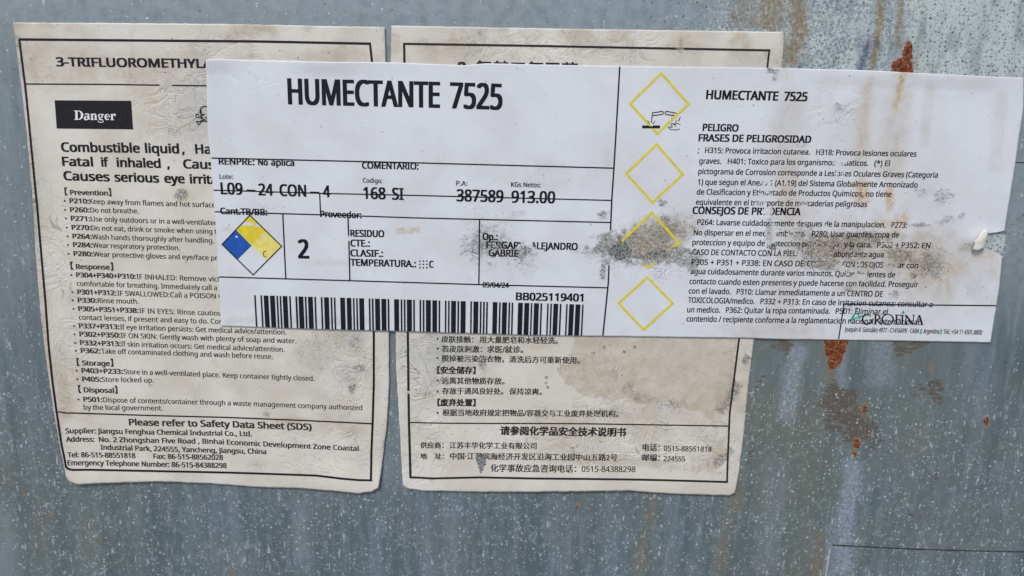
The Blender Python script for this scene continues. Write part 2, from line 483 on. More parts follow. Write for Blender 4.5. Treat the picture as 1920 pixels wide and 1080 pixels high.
# a plain grotesque shipped inside every Blender; the built-in typeface stands in if it is absent
try:
    import os
    GROTESK = bpy.data.fonts.load(os.path.join(bpy.utils.resource_path('LOCAL'), 'datafiles', 'fonts', 'NotoSansHebrew-Regular.woff2'))
except Exception:
    GROTESK = None


def typeset(strings):
    """outline every string once with Blender's own font"""
    todo = [s for s in dict.fromkeys(strings) if s not in _glyph]
    obs = []
    for s in todo:
        c = bpy.data.curves.new('type', 'FONT'); c.body = s; c.size = 1.0; c.resolution_u = 3
        if GROTESK and all(ord(ch) < 0x250 for ch in s): c.font = GROTESK
        o = bpy.data.objects.new('type', c); COL.objects.link(o); obs.append(o)
    dg = bpy.context.evaluated_depsgraph_get(); dg.update()
    for s, o in zip(todo, obs):
        me = bpy.data.meshes.new_from_object(o.evaluated_get(dg))
        n = len(me.vertices); co = np.empty(n * 3); me.vertices.foreach_get('co', co); co = co.reshape(-1, 3)
        fs = []
        for p in me.polygons:
            vs = list(p.vertices)
            if p.normal.z < 0: vs.reverse()
            fs.append(vs)
        _glyph[s] = (co[:, 0].copy(), co[:, 1].copy(), fs)
        bpy.data.meshes.remove(me)
    for o in obs:
        c = o.data; bpy.data.objects.remove(o); bpy.data.curves.remove(c)


typeset(['H'])
CAPH = _glyph['H'][1].max()      # cap height at size 1
_queue = []


def line(block, items, base, cap, bold=(0.0, 0.0), k=1.0):
    """items: (text, x0, x1); base: baseline as (xa, ya, xb, yb); cap height in photo pixels, None = square CJK"""
    for it in items: _queue.append((block, *it, base, cap, bold, k))


def flush():
    typeset([q[1] for q in _queue])
    for block, s, x0, x1, base, cap, (bx, by), k in _queue:
        if cap: bx, by = (bx * 1.0, by * 0.85) if bx > 1 else (bx * 0.7, by * 0.7)
        gx, gy, fs = _glyph[s]
        lo, hi = gx.min(), gx.max()
        sx = (x1 - x0 - bx) / max(1e-6, hi - lo)
        sy = (cap - by) / CAPH if cap else sx * k
        nx = 1 if bx == 0 else max(2, int(math.ceil(bx / max(0.6, 0.07 * sx))) + 1)
        ny = 1 if by == 0 else max(2, int(math.ceil(by / max(0.7, 0.06 * sy))) + 1)
        ba = np.asarray(base, float).reshape(-1, 2)
        for ox in (np.linspace(0, bx, nx) if nx > 1 else [0.0]):
            for oy in (np.linspace(0, by, ny) if ny > 1 else [0.0]):
                X = x0 + ox + (gx - lo) * sx
                # extrapolating baseline
                if len(ba) == 2: y = ba[0, 1] + (X - ba[0, 0]) * (ba[1, 1] - ba[0, 1]) / (ba[1, 0] - ba[0, 0])
                else: y = np.interp(X, ba[:, 0], ba[:, 1])
                hgt = gy * sy + oy
                block.add(X + hgt * (X - VPX) / (VPY - y), y - hgt, fs)
    _queue.clear()


# ================================================================== 1  THE CONTAINER WALL
STEEL = metal_material()


def container():
    U, V = np.meshgrid(np.arange(-1250, 3150, 5.5), np.arange(-620, 1760, 5.5))
    Z = np.zeros(U.shape)
    warp = (fbm(U / 60, V / 60, 3, 3) - 0.5) * 30
    frost = sstep(1080, 1480, U + warp) * (1 - sstep(120, 260, V)) * 0.75 + sstep(1640, 1800, U + warp) * (1 - sstep(90, 220, V)) * 0.35
    frost = np.maximum(frost, 1.0 * blob(U, V, 1860, 458, 30, 30, seed=4)); frost = np.maximum(frost, 0.38 * blob(U, V, 1900, 450, 40, 40))
    pale = 1 - sstep(-60, 260, V - 0.05 * U)
    pale = np.maximum(pale * 0.9, 0.75 * sstep(1790, 1900, U) * (1 - sstep(420, 700, V)))
    pale = np.maximum(pale, 0.55 * (1 - sstep(-40, 110, U)) * (1 - sstep(250, 700, V)))
    pale = np.maximum(pale, 0.62 * blob(U, V, 0, 1040, 32, 110, -8, 0.5, 0.2))
    pale = np.maximum(pale, 0.30 * sstep(690, 500, V))
    pale = np.maximum(pale, 0.35 * streak(U, V, [(735, 600), (738, 930)], 30))
    brown = Z.copy()
    for pts, wd, st in (([(1430, -60), (1445, 20), (1432, 60)], 30, .8), ([(1400, -60), (1405, 60)], 34, .5), ([(1492, -60), (1500, 60), (1478, 128)], 15, .95), ([(1455, 60), (1475, 130)], 26, .5), ([(1655, -40), (1650, 40), (1645, 75), (1634, 138)], 8, .95),
                        ([(1692, -40), (1688, 40), (1684, 96)], 6, .9), ([(1555, 690), (1558, 720)], 10, .5), ([(1538, 990), (1530, 1090)], 9, .6),
                        ([(1224, 905), (1222, 950), (1196, 1090)], 10, .35), ([(1392, 900), (1370, 960), (1346, 1090)], 13, .35), ([(1390, 30), (1380, 60)], 20, .2)):
        brown = np.maximum(brown, st * streak(U, V, pts, wd, cell=9))
    blue = Z.copy()
    for pts, wd, st in (([(1500, 640), (1487, 700), (1470, 800)], 17, .7), ([(1578, 650), (1576, 730)], 10, .55), ([(1655, 630), (1648, 730)], 26, .5), ([(1605, 860), (1592, 940), (1578, 1100)], 17, .85),
                        ([(1570, 980), (1556, 1100)], 16, .5), ([(1610, 100), (1630, 130)], 42, .8), ([(1648, 100), (1662, 130)], 18, .8), ([(560, 930), (565, 1060)], 10, .4), ([(838, 940), (845, 1100)], 18, .25),
                        ([(1700, 20), (1706, 70)], 8, .7), ([(1632, 40), (1624, 90)], 14, .6), ([(790, 930), (800, 1090)], 12, .3), ([(1460, 850), (1440, 1090)], 22, .28), ([(1850, 640), (1830, 800)], 30, .22)):
        blue = np.maximum(blue, st * streak(U, V, pts, wd, cell=14))
    olive = 0.85 * blob(U, V, 1470, 860, 110, 330, 5, 0.6, 0.5, 70)
    olive = np.maximum(olive, 0.6 * blob(U, V, 1700, 780, 130, 150, 0, 0.7, 0.7, 60)); olive = np.maximum(olive, 0.6 * blob(U, V, 110, 980, 150, 130, 0, 0.7, 0.6, 70))
    olive = np.maximum(olive, 0.4 * streak(U, V, [(1222, 905), (1218, 960), (1190, 1100)], 24)); olive = np.maximum(olive, 0.45 * blob(U, V, 1740, 1000, 200, 60))
    rust = Z.copy()
    wu, wv = U + (fbm(U / 7, V / 7, 5, 2) - .5) * 9, V + (fbm(U / 7, V / 7, 9, 2) - .5) * 9
    def soft_poly(poly, s=1.0):
        r = np.zeros(U.shape)
        for dx, dy in ((0, 0), (2, 0), (-2, 0), (0, 2), (0, -2), (4, 2), (-4, -2)): r += inpoly(wu + dx, wv + dy, poly)
        return s * r / 7
    rust = np.maximum(rust, soft_poly([(1700, 78), (1708, 78), (1709, 106), (1717, 150), (1668, 150), (1676, 116), (1692, 106)]))
    rust = np.maximum(rust, soft_poly([(1540, 600), (1600, 600), (1590, 646), (1568, 690), (1556, 694), (1550, 660)]))
    for cx, cy, rx, ry, st in ((1607, 832, 7, 10, .85), (1603, 850, 5, 8, .7), (1850, 791, 5, 11, .85), (1622, 770, 7, 18, .55), (1084, 951, 4, 6, .62), (1094, 1004, 4, 5, .5), (1220, 966, 4, 5, .55), (437, 1073, 5, 6, .5), (1746, 690, 4, 10, .5), (42, 924, 5, 14, .35), (92, 965, 4, 7, .4), (185, 1010, 4, 6, .35)):
        rust = np.maximum(rust, st * blob(U, V, cx, cy, rx, ry, 0, 0.6, 0.4, 6))
    dark = soft_poly([(1672, 630), (1760, 630), (1742, 650), (1690, 672), (1676, 668)], 0.6)
    dark = np.maximum(dark, 0.85 * streak(U, V, [(1535, 735), (1580, 758), (1608, 800), (1616, 835)], 30, 0.6, 0.6, 16))
    dark = np.maximum(dark, 0.6 * streak(U, V, [(1540, 790), (1600, 800), (1665, 830)], 20, 0.6, 0.6, 14))
    dark = np.maximum(dark, 0.7 * blob(U, V, 1470, 648, 20, 16, 0, .5, .6, 9)); dark = np.maximum(dark, 0.62 * blob(U, V, 1756, 735, 16, 34, -12, .3, .4, 10)); dark = np.maximum(dark, 0.45 * blob(U, V, 1722, 735, 18, 16))
    for pts in ([(1435, 700), (1412, 735)], [(1442, 780), (1415, 830), (1398, 890)], [(1400, 700), (1392, 770)], [(1748, 885), (1760, 905)], [(1700, 960), (1722, 975)]):
        dark = np.maximum(dark, 0.5 * streak(U, V, pts, 5, 0.7, 0.6, 8))
    navy = np.maximum(0.95 * streak(U, V, [(1630, 82), (1620, 110), (1610, 140)], 7, 0.3, 0.25, 8, fade=.03), 0.7 * streak(U, V, [(1640, 74), (1652, 88), (1654, 98)], 6, 0.4, 0.5, 6, fade=.05))
    navy = np.maximum(navy, 0.35 * blob(U, V, 1620, 78, 16, 10))
    speck = 0.16 + 0.84 * sstep(600, 760, V - 0.02 * U)
    speck = speck * (1 - 0.55 * sstep(1500, 1620, U) * (1 - sstep(650, 820, V)))
    speck = np.maximum(speck, 0.5 * (1 - sstep(20, 110, U)) * sstep(200, 420, V))
    speck = np.maximum(speck, 0.42 * streak(U, V, [(735, 600), (738, 930)], 34)) * (1 - 0.8 * blob(U, V, 0, 1040, 32, 110, -8, 0.5, 0.2))
    H = (fbm(U / 320, V / 320, 11, 3) - 0.5) * 1.0e-3 + rust * 2.5e-4 - 0.5e-3
    P = wall(U, V, H).reshape(-1, 3)
    loc = wall(960, 1755.0)
    loc[1] = 0
    me = make_mesh('metal_container', P, grid_faces(U.shape[1], U.shape[0]), STEEL, loc,
                   dict(frost=frost, pale=pale, brown=brown, blue=blue, rust=rust, olive=olive, dark=dark, speck=speck, navy=navy))
    o = link('metal_container', me, None, loc, 'weathered grey galvanized steel container wall with rust spots and white specks behind all the labels', 'container')
    s = o.modifiers.new('plate', 'SOLIDIFY'); s.thickness = 0.003; s.offset = -1
    return o, loc


CONT, CLOC = container()
WALL = dict(obj=CONT, loc=CLOC, H=lambda u, v: (fbm(u / 320, v / 320, 11, 3) - 0.5) * 1.0e-3 - 0.5e-3)
SEAM = NT('seam_shadow'); SEAM.set(Base_Color=(0.035, 0.04, 0.042), Roughness=0.8)  # dark colour painted in for the shadow line under a raised seam edge
SEAM2 = NT('pale_ridge'); SEAM2.set(Base_Color=(0.42, 0.45, 0.46), Roughness=0.5)  # paler grey strip along the vertical ridge
b = Block(); b.stroke([(1562, 1023), (1600, 1025), (1700, 1030), (1800, 1033), (1925, 1035), (3100, 1056)], 2.6, 6, 0.7); b.build('seam', SEAM.mat, WALL, label='horizontal seam low on the right, its shadow line drawn as a dark strip')
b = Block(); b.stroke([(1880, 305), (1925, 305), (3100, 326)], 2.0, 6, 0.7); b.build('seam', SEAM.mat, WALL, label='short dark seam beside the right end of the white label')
b = Block(); b.stroke([(1557, 1030), (1553, 1055), (1548, 1085), (1460, 1740)], 2.4, 6, 0.6); b.build('ridge_line', SEAM2.mat, WALL)

# ================================================================== 2  THE THREE PAPER SHEETS


def sheet(name, edges, step, H, attrs, mat, label, cat, rag=0.6, group=None, seed=0, tear=None):
    U, V, S, T, nx, ny = coons(*edges, step, rag, seed)
    if tear: U = U - np.interp(V, *tear) * sstep(0.95, 1.0, S)
    P = wall(U, V, H(U, V)).reshape(-1, 3)
    loc = P.mean(0)
    me = make_mesh(name, P, grid_faces(nx, ny), mat, loc, attrs(U, V, S, T))
    o = link(name, me, None, loc, label, cat, group)
    s = o.modifiers.new('thickness', 'SOLIDIFY'); s.thickness = 0.00016; s.offset = -1
    return dict(obj=o, loc=loc, H=H)


PAPER = paper_material('stained_safety_sheet_paper', (0.700, 0.672, 0.610), (0.610, 0.570, 0.495), 0.5, True)
VINYL = paper_material('white_label_stock', (0.700, 0.722, 0.765), (0.645, 0.655, 0.685), 0.4, False)

# ---- English sheet
LT = edge([(25, 42), (200, 43), (420, 45), (722, 51)], 0)
LB = edge([(134, 899), (150, 905), (220, 903), (300, 901), (400, 906), (480, 912), (560, 914), (625, 918), (672, 923), (698, 919), (711, 911)], 0)
LL = edge([(25, 42), (38, 140), (51, 250), (62, 370), (70, 500), (79, 600), (91, 690), (106, 790), (117, 850), (127, 888), (134, 899)], 1)
LR = edge([(722, 51), (724, 125), (727, 400), (729.5, 625), (730, 720), (726, 795), (719, 850), (715, 885), (711, 911)], 1)


def HL(u, v):
    h = 3.5e-4 + (fbm(u / 210, v / 210, 21, 2) - 0.5) * 5e-4
    xb = np.interp(v, [42, 600, 790, 900], [25, 80, 106, 134])
    h = h + sstep(850, 915, v) * (1.1e-3 + 6e-4 * np.sin(u / 95.0)) * 1.0
    h = h + sstep(46, 0, u - xb) * 7e-4 * sstep(300, 800, v)
    h = h + sstep(690, 730, u) * 6e-4 * sstep(600, 850, v)
    return h


def AL(U, V, S, T):
    n1 = fbm(U / 70, V / 70, 31, 4)
    st = 0.35 * sstep(.4, .7, n1) + 0.95 * sstep(.5, .75, fbm(U / 45, V / 45, 33)) * (1 - sstep(60, 190, V)) + 0.35 * (1 - sstep(0, 0.07, S))
    st += 0.55 * blob(U, V, 240, 120, 90, 40) + 0.5 * blob(U, V, 620, 110, 120, 16) + 0.5 * blob(U, V, 80, 110, 30, 45) + 0.35 * blob(U, V, 620, 800, 90, 20, 0, .6) + 0.6 * blob(U, V, 545, 788, 26, 7)
    st += 0.45 * streak(U, V, [(115, 690), (128, 790)], 10) + 0.35 * streak(U, V, [(560, 640), (610, 700)], 40)
    cr = 0.75 * blob(U, V, 345, 190, 60, 75, 0, .7) + 0.8 * blob(U, V, 660, 690, 45, 70) + 0.5 * blob(U, V, 90, 470, 40, 90) + 0.4 * blob(U, V, 130, 640, 30, 120) + 0.35 * blob(U, V, 620, 840, 110, 50) + 0.35 * blob(U, V, 400, 90, 60, 30)
    gr = 0.75 * blob(U, V, 341, 365, 13, 11, 0, .5, .3) + 0.4 * blob(U, V, 668, 645, 16, 18) + 0.6 * blob(U, V, 673, 690, 14, 6) + 0.5 * blob(U, V, 660, 730, 6, 10, 20) + 0.32 * blob(U, V, 590, 670, 60, 60) + 0.14 * blob(U, V, 300, 250, 50, 18) + 0.42 * blob(U, V, 500, 776, 8, 6) + 0.35 * blob(U, V, 480, 868, 14, 8) + 0.10 * blob(U, V, 350, 260, 40, 60) + 0.5 * blob(U, V, 283, 721, 5, 3)
    gr += 0.16 * sstep(.52, .72, fbm(U / 55, V / 55, 37)) + 0.25 * (1 - sstep(0, .035, S)) + 0.25 * (1 - sstep(0, .03, 1 - S)); cr += 0.07
    och = 0.7 * blob(U, V, 662, 728, 6, 12, 20, .5, .3) + 0.35 * blob(U, V, 341, 368, 12, 10) + 0.2 * blob(U, V, 645, 755, 10, 8)
    wet = 0.5 * blob(U, V, 365, 190, 36, 90, 0, .6) + 0.6 * blob(U, V, 660, 632, 24, 18) + 0.4 * blob(U, V, 655, 700, 24, 26) + 0.5 * blob(U, V, 311, 160, 9, 10)
    return dict(stain=np.clip(st, 0, 1), grime=np.clip(gr, 0, 1), expose=U * 0, crease=np.clip(cr, 0, 1), ochre=och, wet=wet)


ENG = sheet('safety_sheet', (LT, LB, LL, LR), 3.0, HL, AL, PAPER, 'stained cream safety sheet in English with a black Danger box, left of the Chinese sheet', 'paper sheet', group='safety sheets pasted on the container', seed=1)

# ---- Chinese sheet
RT_ = edge([(734, 48), (900, 51), (1100, 54.5), (1300, 57.5), (1469, 60)], 0)
RB = edge([(757, 908), (766, 915), (790, 919), (900, 921), (1000, 920), (1130, 919), (1180, 918.5), (1230, 923), (1290, 926), (1366, 928), (1377, 923)], 0)
RL = edge([(734, 48), (733, 118), (738, 400), (742, 620), (743, 690), (749, 790), (753, 860), (755, 895), (757, 908)], 1)
RR = edge([(1469, 60), (1468, 100), (1466, 126), (1440, 400), (1414, 634), (1405, 705), (1394, 818), (1386, 880), (1377, 923)], 1)


def HR(u, v):
    h = 3.2e-4 + (fbm(u / 200, v / 200, 41, 2) - 0.5) * 4.5e-4
    h = h + sstep(860, 922, v) * (9e-4 + 4e-4 * np.sin(u / 80.0 + 1))
    h = h + sstep(785, 750, u) * 5e-4 * sstep(600, 800, v)
    return h + sstep(30, 0, 1466 - u) * 8e-4 * sstep(130, 60, v)


def AR(U, V, S, T):
    st = 0.22 * sstep(.35, .75, fbm(U / 70, V / 70, 51)) + 0.75 * sstep(.45, .7, fbm(U / 45, V / 45, 53)) * (1 - sstep(70, 150, V))
    big = inpoly(U + (fbm(U / 30, V / 30, 5) - .5) * 40, V + (fbm(U / 30, V / 30, 6) - .5) * 40, [(1085, 600), (1385, 600), (1375, 700), (1360, 765), (1300, 770), (1225, 745), (1170, 755), (1110, 750), (1062, 715), (1045, 690), (1075, 660)])
    st += 0.95 * big * (0.75 + 0.5 * blob(U, V, 1080, 715, 60, 40)) + 0.5 * blob(U, V, 1015, 645, 35, 10) + 0.4 * blob(U, V, 1180, 800, 160, 40, 0, .6, .8) + 0.6 * streak(U, V, [(1060, 862), (1200, 868), (1290, 870)], 9)
    st += 0.7 * streak(U, V, [(1372, 700), (1355, 760), (1325, 790)], 16, .7, .8) + 0.75 * streak(U, V, [(1365, 835), (1330, 865), (1290, 870)], 14, .7, .8) + 0.5 * streak(U, V, [(1398, 640), (1395, 720), (1380, 780)], 12, .6, .8) + 0.4 * blob(U, V, 1440, 110, 30, 20) + 0.5 * streak(U, V, [(1300, 66), (1275, 72), (1278, 90)], 4)
    gr = 0.62 * streak(U, V, [(1388, 712), (1366, 752), (1345, 778)], 9, .8, .9, 5) + 0.6 * streak(U, V, [(1378, 838), (1355, 855), (1335, 876)], 8, .8, .9, 5) + 0.55 * streak(U, V, [(1404, 665), (1390, 680)], 7, .8, .9, 5)
    gr += 0.6 * blob(U, V, 905, 684, 7, 16, 0, .6, .5, 5) + 0.10 * blob(U, V, 1170, 725, 40, 24) + 0.28 * streak(U, V, [(1165, 715), (1200, 748), (1282, 764)], 9, .8, .8, 8) + 0.10 * big + 0.5 * blob(U, V, 1436, 102, 6, 8) + 0.4 * blob(U, V, 1275, 85, 5, 16) + 0.3 * blob(U, V, 1280, 880, 40, 10) + 0.4 * blob(U, V, 1130, 770, 40, 6)
    for x, y in ((1025, 707), (1024, 717), (1027, 725), (1112, 660), (1170, 658), (1190, 650), (1132, 650)): gr += 0.8 * blob(U, V, x, y, 3.2, 3, 0, .3, .2)
    cr = 0.95 * blob(U, V, 800, 690, 55, 95, 0, .6, .4, 40) + 0.5 * blob(U, V, 800, 850, 50, 50) + 0.65 * blob(U, V, 1180, 835, 200, 40, 0, .6, .7, 40) + 0.5 * blob(U, V, 1170, 760, 120, 20) + 0.4 * blob(U, V, 1060, 90, 200, 30) + .35 * blob(U, V, 1340, 850, 40, 60)
    gr += 0.16 * sstep(.52, .72, fbm(U / 55, V / 55, 57)) + 0.25 * (1 - sstep(0, .03, 1 - S)); cr += 0.07; gr += 0.22 * sstep(.5, .7, fbm(U / 40, V / 40, 58)) * (1 - sstep(80, 150, V))
    wet = 0.45 * blob(U, V, 800, 665, 55, 60, 0, .7, .7) + 0.4 * blob(U, V, 870, 660, 60, 30) + 0.35 * blob(U, V, 1010, 632, 60, 10) + 0.35 * blob(U, V, 1400, 115, 30, 20)
    ex = 0.95 * blob(U, V, 903, 864, 10, 14, 0, .3, .4, 6) + 0.8 * blob(U, V, 902, 880, 3, 8, 0, .3, .3)
    och = 0.65 * blob(U, V, 925, 857, 9, 6, 0, .5, .4) + 0.5 * blob(U, V, 905, 678, 6, 8) + 0.45 * blob(U, V, 1278, 80, 4, 12) + 0.25 * blob(U, V, 1380, 70, 8, 14)
    return dict(stain=np.clip(st, 0, 1), grime=np.clip(gr, 0, 1), expose=np.clip(ex, 0, 1), crease=np.clip(cr, 0, 1), ochre=och, wet=wet)


CHN = sheet('safety_sheet', (RT_, RB, RL, RR), 3.0, HR, AR, PAPER, 'stained cream safety sheet in Chinese, below and above the middle of the wide white label', 'paper sheet', group='safety sheets pasted on the container', seed=2)

# ---- wide white product label
WT = edge([(390, 112), (404, 111), (520, 114), (600, 116), (750, 117.5), (830, 121), (870, 123), (910, 119), (1000, 121), (1160, 124), (1440, 127.5), (1600, 131), (1700, 136), (1800, 141), (1918, 146)], 0)
WB = edge([(416, 610.5), (500, 613.5), (600, 617), (740, 620), (900, 625), (1000, 628), (1100, 629), (1400, 633), (1480, 636), (1647, 638), (1856, 642)], 0)
WL = edge([(390, 112), (392, 240), (397.5, 300), (405, 410), (410, 490), (411.5, 524), (416, 610.5)], 1)
WR = edge([(1918, 146), (1918, 200), (1903, 303), (1894, 360), (1886, 410), (1881.5, 437), (1878.5, 479), (1873, 538), (1867.5, 572.5), (1856, 642)], 1)


def HW(u, v):
    h = 1.15e-3 - 6.5e-4 * sstep(1440, 1520, u) + (fbm(u / 240, v / 240, 61, 2) - 0.5) * 4.5e-4
    xl = np.interp(v, [112, 300, 610], [390, 397, 416])
    h = h + sstep(46, 0, u - xl) * 1.0e-3 * sstep(420, 150, v)
    yt = np.interp(u, [390, 1160, 1918], [112, 124, 146])
    h = h + sstep(30, 0, v - yt) * 7e-4 * (sstep(0.45, 0.7, vnoise(u / 120, u * 0, 3)))
    h = h + 5e-4 * np.exp(-(((u - 1570) / 16) ** 2 + ((v - 196) / 14) ** 2)) + 5e-4 * np.exp(-(((u - 1440) / 9) ** 2 + ((v - 425) / 28) ** 2))
    return h + 8e-4 * sstep(1780, 1840, u) * np.exp(-((v - 448) / 16.0) ** 2)


SCUFF = [(1160, 462, 44, 30), (1235, 470, 70, 26), (1290, 487, 40, 20)]


def AW(U, V, S, T):
    z = U * 0
    st = 0.10 * sstep(.45, .8, fbm(U / 60, V / 60, 71))
    st += 0.36 * streak(U, V, [(1480, 150), (1478, 380), (1462, 620)], 26, .8, .6, 30) + 0.36 * streak(U, V, [(1630, 150), (1618, 240), (1605, 330)], 14, .8, .5, 20) + 0.5 * streak(U, V, [(1692, 150), (1680, 240), (1668, 350)], 22, .8, .5, 20)
    st += 0.3 * streak(U, V, [(1745, 150), (1730, 280)], 10) + 0.3 * streak(U, V, [(1880, 160), (1862, 330)], 12) + 0.5 * blob(U, V, 1700, 490, 160, 60, 10, .7, .7, 30) + 0.4 * blob(U, V, 1450, 620, 110, 18, 0, .7) + 0.35 * blob(U, V, 1020, 330, 60, 30) + 0.2 * blob(U, V, 1620, 400, 220, 220, 0, .7, .6, 80) + 0.25 * blob(U, V, 1140, 300, 12, 20)
    st += 1.0 * blob(U, V, 1222, 448, 54, 36, 0, .4, .4, 12) + 0.5 * blob(U, V, 1640, 470, 140, 30, 0, .7, .8, 20) + 0.7 * blob(U, V, 1268, 440, 26, 20) + 0.35 * blob(U, V, 1290, 420, 30, 24) + 0.25 * blob(U, V, 1310, 500, 20, 20) + 0.35 * blob(U, V, 560, 600, 140, 8) + 0.25 * blob(U, V, 620, 492, 60, 6)
    och = 0.75 * streak(U, V, [(1694, 132), (1688, 152), (1676, 215)], 5, .6, .4, 8) + 0.35 * streak(U, V, [(1634, 136), (1622, 200), (1610, 300)], 6, .8) + 0.8 * blob(U, V, 1616, 360, 15, 26, 0, .6, .5, 9) + 0.85 * blob(U, V, 1667, 372, 8, 22, 0, .6, .5, 8)
    och += 0.75 * streak(U, V, [(742, 432), (770, 432), (790, 428)], 5, .6, .9, 5) + 0.3 * blob(U, V, 1692, 140, 22, 9) + 0.55 * blob(U, V, 1690, 415, 12, 20, 30) + 0.4 * blob(U, V, 1655, 420, 20, 8) + 0.28 * blob(U, V, 1480, 360, 16, 60) + 0.3 * blob(U, V, 1745, 510, 50, 26) + 0.5 * blob(U, V, 1208, 466, 8, 8, 0, .5, .3) + 0.2 * blob(U, V, 1470, 138, 14, 16) + 0.3 * blob(U, V, 1850, 480, 20, 14)
    gr = 0.72 * blob(U, V, 1162, 462, 42, 26, 0, .5, .7, 10) + 0.85 * blob(U, V, 1225, 478, 48, 16, -4, .5, .6, 9) + 0.72 * blob(U, V, 1285, 482, 34, 16, 5, .6, .7, 9) + 0.75 * streak(U, V, [(1134, 485), (1130, 505), (1128, 525)], 6, .7, .6, 6) + 0.5 * blob(U, V, 1215, 440, 45, 26, 0, .6, .7, 9) + 0.55 * blob(U, V, 1298, 500, 10, 7)
    gr += 0.45 * blob(U, V, 1270, 425, 50, 30, 0, .8, .8, 9) + 0.38 * blob(U, V, 925, 460, 50, 26, 0, .8, .8, 9) + 0.3 * blob(U, V, 900, 440, 40, 70, 0, .8, .8, 9) + 0.5 * blob(U, V, 985, 468, 16, 9, 0, .7, .6, 5) + 0.4 * blob(U, V, 985, 485, 20, 26, 0, .8, .8, 6)
    gr += 0.62 * blob(U, V, 1130, 402, 10, 9, 0, .6, .6, 5) + 0.6 * blob(U, V, 1240, 378, 10, 8, 0, .6, .6, 4) + 0.4 * blob(U, V, 1098, 470, 26, 12, 0, .7, .7, 7)
    gr += 0.5 * blob(U, V, 1505, 438, 22, 16, 0, .7, .7, 8) + 0.52 * blob(U, V, 1530, 462, 34, 18, 0, .7, .8, 8) + 0.5 * blob(U, V, 1560, 470, 40, 22, 0, .8, .9, 8) + 0.7 * blob(U, V, 1553, 498, 16, 10, 0, .6, .6, 6) + 0.45 * blob(U, V, 1515, 490, 20, 18) + 0.5 * blob(U, V, 1600, 450, 50, 14, 0, .7, .8, 8)
    gr += 0.66 * blob(U, V, 1688, 476, 20, 17, 0, .6, .7, 7) + 0.5 * blob(U, V, 1745, 490, 26, 24, 0, .7, .8, 8) + 0.72 * blob(U, V, 1712, 515, 6, 6, 0, .3, .2, 5) + 0.6 * blob(U, V, 1677, 552, 10, 8, 0, .6, .5, 5) + 0.5 * blob(U, V, 1765, 366, 18, 16, 0, .7, .8, 6) + 0.42 * blob(U, V, 1725, 358, 16, 10, 0, .7, .8, 6)
    gr += 0.62 * blob(U, V, 1722, 421, 20, 5, 0, .6, .6, 6) + 0.45 * blob(U, V, 1775, 412, 20, 8, -10, .7, .8, 6) + 0.5 * blob(U, V, 1802, 405, 6, 8) + 0.45 * blob(U, V, 1820, 462, 26, 8, 0, .8) + 0.4 * blob(U, V, 1500, 268, 14, 10) + 0.45 * blob(U, V, 1440, 430, 8, 24) + 0.55 * blob(U, V, 1445, 132, 12, 6, 0, .6, .7, 5) + 0.5 * blob(U, V, 1452, 145, 6, 8, 0, .6, .6, 4) + 0.5 * blob(U, V, 1570, 197, 8, 5, 40) + 0.45 * blob(U, V, 1588, 540, 10, 6) + 0.5 * blob(U, V, 1590, 575, 8, 5)
    gr += 0.32 * streak(U, V, [(948, 408), (990, 392)], 5, .8, .8, 4) + 0.35 * streak(U, V, [(415, 428), (440, 426)], 4, .8, .8, 5) + 0.3 * blob(U, V, 1640, 440, 60, 10) + 0.4 * blob(U, V, 1655, 588, 8, 4) + 0.2 * blob(U, V, 1790, 520, 60, 40) + 0.22 * blob(U, V, 1660, 500, 90, 40)
    ex = 0.75 * blob(U, V, 1163, 470, 22, 17, 0, .35, .4, 9) + 0.55 * blob(U, V, 1228, 478, 30, 9, -6, .5, .7, 7) + 0.62 * blob(U, V, 1447, 463, 8, 8, 30, .4, .3, 5) + 0.45 * blob(U, V, 1438, 415, 5, 22, 6, .5, .4, 6) + 0.42 * blob(U, V, 1545, 480, 20, 10, 0, .6, .7, 6)
    cr = 0.5 * blob(U, V, 1570, 200, 45, 40) + 0.5 * blob(U, V, 1450, 440, 30, 60) + 0.6 * blob(U, V, 1225, 470, 100, 50) + 0.4 * blob(U, V, 1620, 480, 140, 50) + 0.25 * blob(U, V, 470, 150, 60, 20)
    return dict(stain=np.clip(st, 0, 1), grime=np.clip(gr, 0, 1), expose=np.clip(ex, 0, 1), crease=np.clip(cr, 0, 1), ochre=np.clip(och, 0, 1), wet=0.35 * blob(U, V, 1165, 468, 36, 26) + 0.5 * streak(U, V, [(1190, 474), (1290, 472)], 12))


LAB = sheet('product_label', (WT, WB, WL, WR), 2.4, HW, AW, VINYL, 'wide white label with a bold black heading, barcode and yellow diamonds, pasted across both sheets', 'label', rag=0.35, seed=3,
            tear=((433.5, 436.5, 446, 462, 465, 479, 481), (0, 31, 35, 40, 34, 3, 0)))

# torn flap, curled back beside the tear in the label's right edge
tt, ss_ = np.meshgrid(np.linspace(0, 1, 18), np.linspace(0, 1, 10))
fu = 1850 - 8 * ss_ + 5 * np.sin(np.pi * tt) * (1 - tt) - (9 + 17 * np.sin(2.2 * ss_)) * tt * (1 + .25 * (vnoise(ss_ * 7, ss_ * 0, 4) - .5))
fv = 430 + 34 * ss_ + (4 * (1 - ss_) - 4) * tt * np.cos(ss_ * 3)
fu = fu + 5 * (vnoise(ss_ * 4, tt * 0, 8) - .5) * tt; fv = fv + 6 * (vnoise(tt * 4, ss_ * 0 + 3, 9) - .5) * (ss_ - .3)
fh = HW(fu, fv) + 1e-4 + (2.0e-3 + 0.6e-3 * ss_) * np.sin(np.pi * np.minimum(tt * 0.74 + 0.02, 1))
FLAP = NT('torn_paper_back'); FLAP.bump(FLAP.noise(14, 4), 0.3, 0.0005); FLAP.set(Base_Color=FLAP.mix(FLAP.ss(FLAP.noise(6, 4), .3, .7), (0.74, 0.72, 0.67), (0.62, 0.58, 0.50)), Roughness=0.8)
